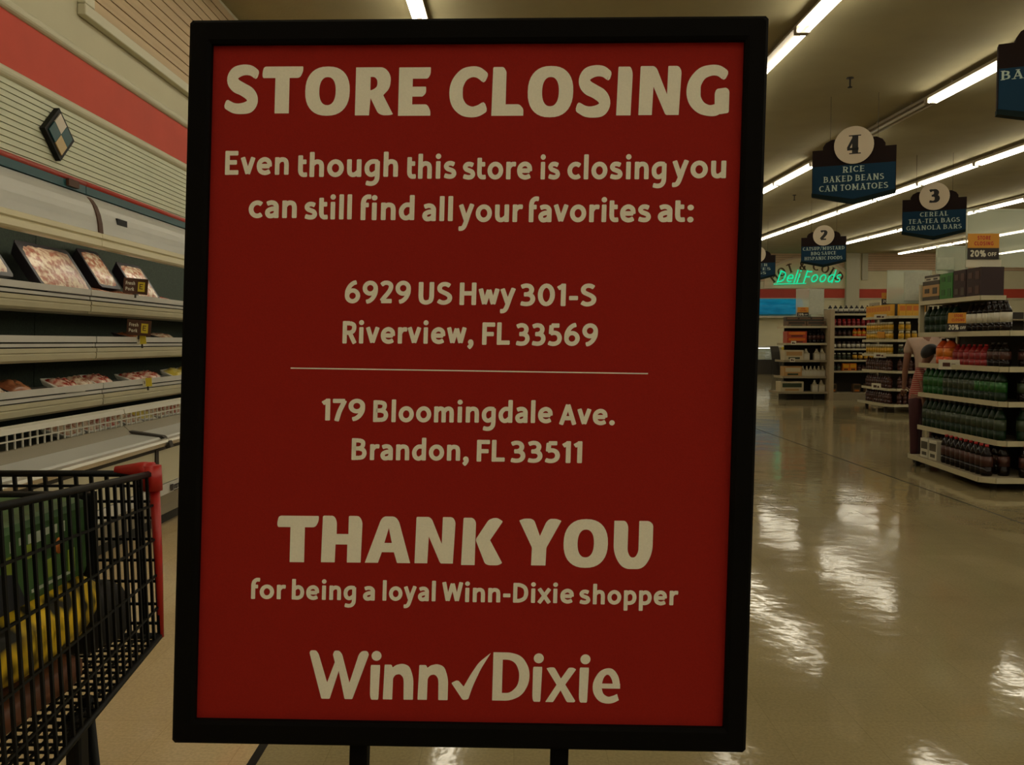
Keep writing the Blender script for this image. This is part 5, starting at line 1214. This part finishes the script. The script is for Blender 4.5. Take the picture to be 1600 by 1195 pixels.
# blue backlit panel over the deli counter
M_BLUEP = mat('blue_backlit_panel', (0.005, 0.12, 0.22), 0.35, scale=3, color2=(0.02, 0.26, 0.42), emit=(0.0, 0.10, 0.19), es=0.6, stretch=(.4, 1, 2))
bp_ = MB(); prof = [(YF-.5-.28*math.sin(PI*k/10), BZ(491)+(BZ(468)-BZ(491))*(k/10)) for k in range(11)]
bp_.prism(prof+[(YF-.1, BZ(468)), (YF-.1, BZ(491))], XL+3, BX(1245), lambda u, v, a: (a, u, v))
solo('blue_canopy_panel', bp_, M_BLUEP, 'bright blue rounded panel under the coral band over the deli counter', 'panel', (BX(1215), YF-.3, BZ(491)), fixn=True)
# deli counter and case
dc = thing('deli_case', 'dark deli case with a curved glass front at the back wall, beside the poster edge', 'deli case', (9.5, 37.2, 0))
cy_ = 37
prof = [(cy_, .12), (cy_-.02, .62), (cy_+.02, .70), (cy_+.10, .95), (cy_+.28, 1.14), (cy_+.5, 1.2), (cy_+.9, 1.2), (cy_+.9, .12)]
MB().prism([(cy_, .0), (cy_-.02, .62), (cy_+.9, .62), (cy_+.9, .0)], 5.0, 11.3, lambda u, v, a: (a, u, v)).build('base', M_GDARK, dc, fixn=True)
MB().prism([(cy_-.01, .63), (cy_+.02, .70), (cy_+.10, .95), (cy_+.28, 1.14), (cy_+.29, 1.12), (cy_+.12, .94), (cy_+.04, .69), (cy_+.02, .63)], 5.0, 10.95, lambda u, v, a: (a, u, v)).build('curved_glass', mat('deli_glass', (.35, .42, .36), .1, alpha=.45), dc, fixn=True)
MB().box(5.0, 10.95, cy_+.26, cy_+.9, 1.13, 1.18).build('case_top', M_RAIL, dc)
MB().box(5.0, 10.95, cy_+.30, cy_+.36, 1.09, 1.125).build('case_lamp', M_CASELAMP, dc)
for z in (.80, .96): MB().box(5.0, 10.95, cy_+.2, cy_+.8, z, z+.03).build('inner_shelf', M_RAIL, dc)
MB().prism([(cy_-.04, .0), (cy_-.04, .68), (cy_+.06, .96), (cy_+.26, 1.19), (cy_+.9, 1.19), (cy_+.9, 0)], 10.95, 11.3, lambda u, v, a: (a, u, v)).build('end_panel', M_GDARK, dc, fixn=True)
ybn = MB(); ybn.lathe([(.14, 0), (.2, .55), (.21, .56), (.21, .62), (.19, .62)], 14, c=(11.45, 36.6, .55)); 
solo('yellow_bucket', ybn, M_YEL, 'bright yellow bucket stacked on a box at the end of the deli case', 'bucket', (11.45, 36.6, .55))
solo('dark_crate', MB().box(11.2, 11.7, 36.4, 36.85, 0, .55), M_GDARK, 'dark crate on the floor under the yellow bucket', 'crate', (11.45, 36.6, 0), bevel=.02)
solo('deli_back_counter', MB().box(2, 13.6, YF-1.0, YF-.3, 0, 1.12), mat('counter_cream', (.45, .38, .24), .5), 'cream back counter against the back wall behind the deli case', 'counter', (7, YF-.6, 0), bevel=.01)

solo('counter_top', MB().box(2, 13.6, YF-1.08, YF-.3, 1.12, 1.19), mat('counter_white', (.8, .76, .62), .3), 'long white counter top on the back counter behind the deli case', 'counter top', (7, YF-.6, 1.12), bevel=.01)
# ------------------------------------------------------------------ adult and child at the soda display
M_SKIN = mat('skin', (0.22, 0.095, 0.055), .6); M_SKIN2 = mat('skin_child', (0.20, 0.09, 0.055), .6)
M_PSHIRT = mat('pale_pink_shirt', (0.42, 0.29, 0.22), .8, .06, 12); M_PANTS = mat('maroon_trousers', (0.05, 0.010, 0.013), .85, .1, 10)
M_STRIPE = bpy.data.materials.new('red_striped_shirt'); M_STRIPE.use_nodes = True
_n = M_STRIPE.node_tree; _b = _n.nodes['Principled BSDF']; _b.inputs['Roughness'].default_value = .8
_tc = _n.nodes.new('ShaderNodeTexCoord'); _w = _n.nodes.new('ShaderNodeTexWave'); _w.bands_direction = 'Z'; _w.inputs['Scale'].default_value = 14; _r = _n.nodes.new('ShaderNodeValToRGB')
_r.color_ramp.elements[0].position = .5; _r.color_ramp.elements[1].position = .6; _r.color_ramp.elements[0].color = (.32, .03, .03, 1); _r.color_ramp.elements[1].color = (.46, .25, .20, 1)
_n.links.new(_tc.outputs['Object'], _w.inputs[0]); _n.links.new(_w.outputs[0], _r.inputs[0]); _n.links.new(_r.outputs[0], _b.inputs['Base Color'])
M_HAIR = mat('dark_hair', (0.01, 0.008, 0.007), .5, .2, 40); M_HAIR2 = mat('grey_hair', (0.30, 0.27, 0.22), .6, .2, 40); M_SHOE = mat('dark_shoe', (0.015, 0.012, 0.012), .5)
def skin_mesh(name, verts, edges, radii, m, parent, root=0, levels=2):
    me = bpy.data.meshes.new(name); me.from_pydata([tuple(Vector(v)-parent.location) for v in verts], edges, []); me.materials.append(m)
    o = bpy.data.objects.new(name, me); COL.objects.link(o); o.parent = parent
    sk = o.modifiers.new('skin', 'SKIN'); sk.use_smooth_shade = True
    for i, v in enumerate(me.skin_vertices[0].data):
        r = radii[i]; v.radius = (r, r) if not isinstance(r, tuple) else r; v.use_root = (i == root)
    ss = o.modifiers.new('subsurf', 'SUBSURF'); ss.levels = levels; ss.render_levels = levels
    return o
def figure(name, label, base, H_, faceang, lean, mats_, hair_m, armL=None, armR=None, cap=False):
    """standing figure; faceang: direction it faces (radians, 0 = +x); lean forwards in radians"""
    t = thing(name, label, 'person', base)
    b = Vector(base); f = Vector((math.cos(faceang), math.sin(faceang), 0)); r = Vector((f.y, -f.x, 0)); up = Vector((0, 0, 1))
    sk, sh, pa = mats_
    s = H_/1.70
    hip = b+up*.92*s
    ldir = up*math.cos(lean)+f*math.sin(lean)
    def tr(h): return hip+ldir*h*s
    neck = tr(.54); headb = neck+(ldir*.07+f*.02)*s; headc = neck+(ldir*.20+f*.045)*s
    shL, shR = tr(.47)-r*.185*s, tr(.47)+r*.185*s
    # body, one continuous surface: legs, trunk, arms, neck, head
    V_ = []; E_ = []; R_ = []
    def add(p, rad, frm=None):
        V_.append(p); R_.append(rad if not isinstance(rad, tuple) else rad)
        if frm is not None: E_.append((frm, len(V_)-1))
        return len(V_)-1
    pel = add(hip, .125*s); w1 = add(tr(.18), .115*s, pel); ch = add(tr(.36), .125*s, w1); n0 = add(tr(.49), .075*s, ch); n1 = add(neck+ldir*.02*s, .052*s, n0); h1 = add(headb, .06*s, n1); h2 = add(headc-ldir*.03*s, .085*s, h1); h3 = add(headc+ldir*.04*s, .085*s, h2)
    for sd_, shp_, arm in ((-1, shL, armL), (1, shR, armR)):
        k = add(hip+r*sd_*.085*s-up*.06*s, .092*s, pel); k = add(hip+r*sd_*.095*s-up*.25*s, .078*s, k); kn = add(hip+r*sd_*.10*s-up*.46*s+f*.01, .055*s, k)
        k = add(hip+r*sd_*.10*s-up*.60*s, .055*s, kn); an = add(hip+r*sd_*.10*s-up*.85*s, .035*s, k); add(hip+r*sd_*.11*s-up*.885*s+f*.10*s, .034*s, an)
        k = add(shp_, .06*s, ch); el = shp_+(arm[0]*s); wr = el+(arm[1]*s)
        k = add(shp_.lerp(el, .5), .046*s, k); k = add(el, .038*s, k); k = add(el.lerp(wr, .5), .035*s, k); k = add(wr, .024*s, k)
        hd_ = (wr-el).normalized(); k = add(wr+hd_*.055*s, .030*s, k)
        body_hands.append((t, wr, hd_, r, f, s, sk))
    skin_mesh('body', V_, E_, R_, sk, t)
    # shirt and trousers a little outside the body
    V_, E_, R_ = [], [], []
    a0 = add(tr(-.07), .146*s); a1 = add(tr(.16), .132*s, a0); a2 = add(tr(.36), .142*s, a1); a3 = add(tr(.475), .085*s, a2)
    for sd_, shp_, arm in ((-1, shL, armL), (1, shR, armR)):
        k = add(shp_, .074*s, a2); el = shp_+(arm[0]*s); add(shp_.lerp(el, .55), .064*s, k)
    skin_mesh('shirt', V_, E_, R_, sh, t)
    V_, E_, R_ = [], [], []
    a00 = add(hip+up*.13*s, .128*s); a0 = add(hip+up*.03*s, .135*s, a00)
    for sd_ in (-1, 1):
        k = add(hip+r*sd_*.088*s-up*.08*s, .102*s, a0); k = add(hip+r*sd_*.097*s-up*.27*s, .09*s, k); k = add(hip+r*sd_*.10*s-up*.48*s, .075*s, k); add(hip+r*sd_*.10*s-up*.82*s, .062*s, k)
    skin_mesh('trousers', V_, E_, R_, pa, t)
    for sd_ in (-1, 1):
        c = hip+r*sd_*.105*s-up*.885*s+f*.05*s
        V_, E_, R_ = [], [], []
        k = add(c-f*.07*s+up*.01*s, .038*s); k = add(c+f*.02*s, .042*s, k); add(c+f*.12*s-up*.008*s, .032*s, k)
        skin_mesh('shoe', V_, E_, R_, M_SHOE, t)
    # hair or cap: cap-shaped shell over the skull
    hb = MB(); nn, mm = 14, 8; vs = []
    fx_ = f; lat = r
    for j in range(mm+1):
        ph = PI*.5 - j/mm*PI*.76
        for i in range(nn):
            th = 2*PI*i/nn; front = math.cos(th)
            ph2 = ph + (max(0, front)*.95*(j/mm))
            rr = (.122, .108, .125)
            vs.append(headc+up*.015*s+(fx_*math.cos(th)*math.cos(ph2)*rr[0]+lat*math.sin(th)*math.cos(ph2)*rr[1]+ldir*math.sin(ph2)*rr[2])*s)
    hb.add(vs, [(j*nn+i, j*nn+(i+1) % nn, (j+1)*nn+(i+1) % nn, (j+1)*nn+i) for j in range(mm) for i in range(nn)], 0, True)
    hb.build('hair', hair_m, t)
    # face: nose, eyes, ears, mouth
    fc = headc+f*.085*s
    nb = MB(); nb.ell(fc+f*.012*s-up*.012*s, (.016*s, .014*s, .022*s)); nb.build('nose', sk, t)
    for sd_ in (-1, 1):
        MB().ell(fc+r*sd_*.032*s+up*.015*s-f*.010*s, (.010*s, .012*s, .009*s)).build('eye', M_NUM, t)
        MB().ell(headc+r*sd_*.088*s, (.018*s, .012*s, .030*s)).build('ear', sk, t)
    MB().ell(fc-up*.055*s-f*.008*s, (.010*s, .026*s, .006*s)).build('mouth', L_PINK, t)
    return t
body_hands = []
adult = figure('person', 'adult in a pale pink shirt leaning into the soda display, seen from behind', (4.90, 10.33, 0), 1.70, 1.15, math.radians(24), (M_SKIN, M_PSHIRT, M_PANTS), M_HAIR2,
               armL=(Vector((-.06, -.02, -.27)), Vector((.0, .03, -.25))), armR=(Vector((.22, -.02, -.10)), Vector((.22, -.12, .06))))
child = figure('person', 'dark-haired child in a red striped shirt standing at the end of the soda display', (4.51, 9.74, 0), 1.27, -.6, .16, (M_SKIN2, M_STRIPE, M_PANTS), M_HAIR,
               armL=(Vector((-.02, .05, -.28)), Vector((.14, .05, -.16))), armR=(Vector((.03, -.04, -.29)), Vector((.02, -.0, -.25))))
for (t, wr, hd_, r, f, s, sk) in body_hands:   # palm with four fingers and a thumb
    c = wr+hd_*.06*s; side = hd_.cross(Vector((0, 0, 1)) if abs(hd_.z) < .8 else f).normalized(); nrm = side.cross(hd_).normalized()
    for q, ln in zip((-1.5, -.5, .5, 1.5), (.062, .075, .07, .055)):
        p0 = c+side*q*.017*s; p1 = p0+hd_*ln*.5*s+nrm*.004*s; p2 = p0+(hd_*ln*.95+nrm*.018)*s
        MB().tube([p0, p1, p2], [.0095*s, .0085*s, .006*s], 6).build('finger', sk, t)
    p0 = wr+hd_*.025*s+side*.022*s
    MB().tube([p0, p0+(side*.028+hd_*.02)*s, p0+(side*.036+hd_*.048)*s], [.011*s, .0095*s, .007*s], 6).build('thumb', sk, t)
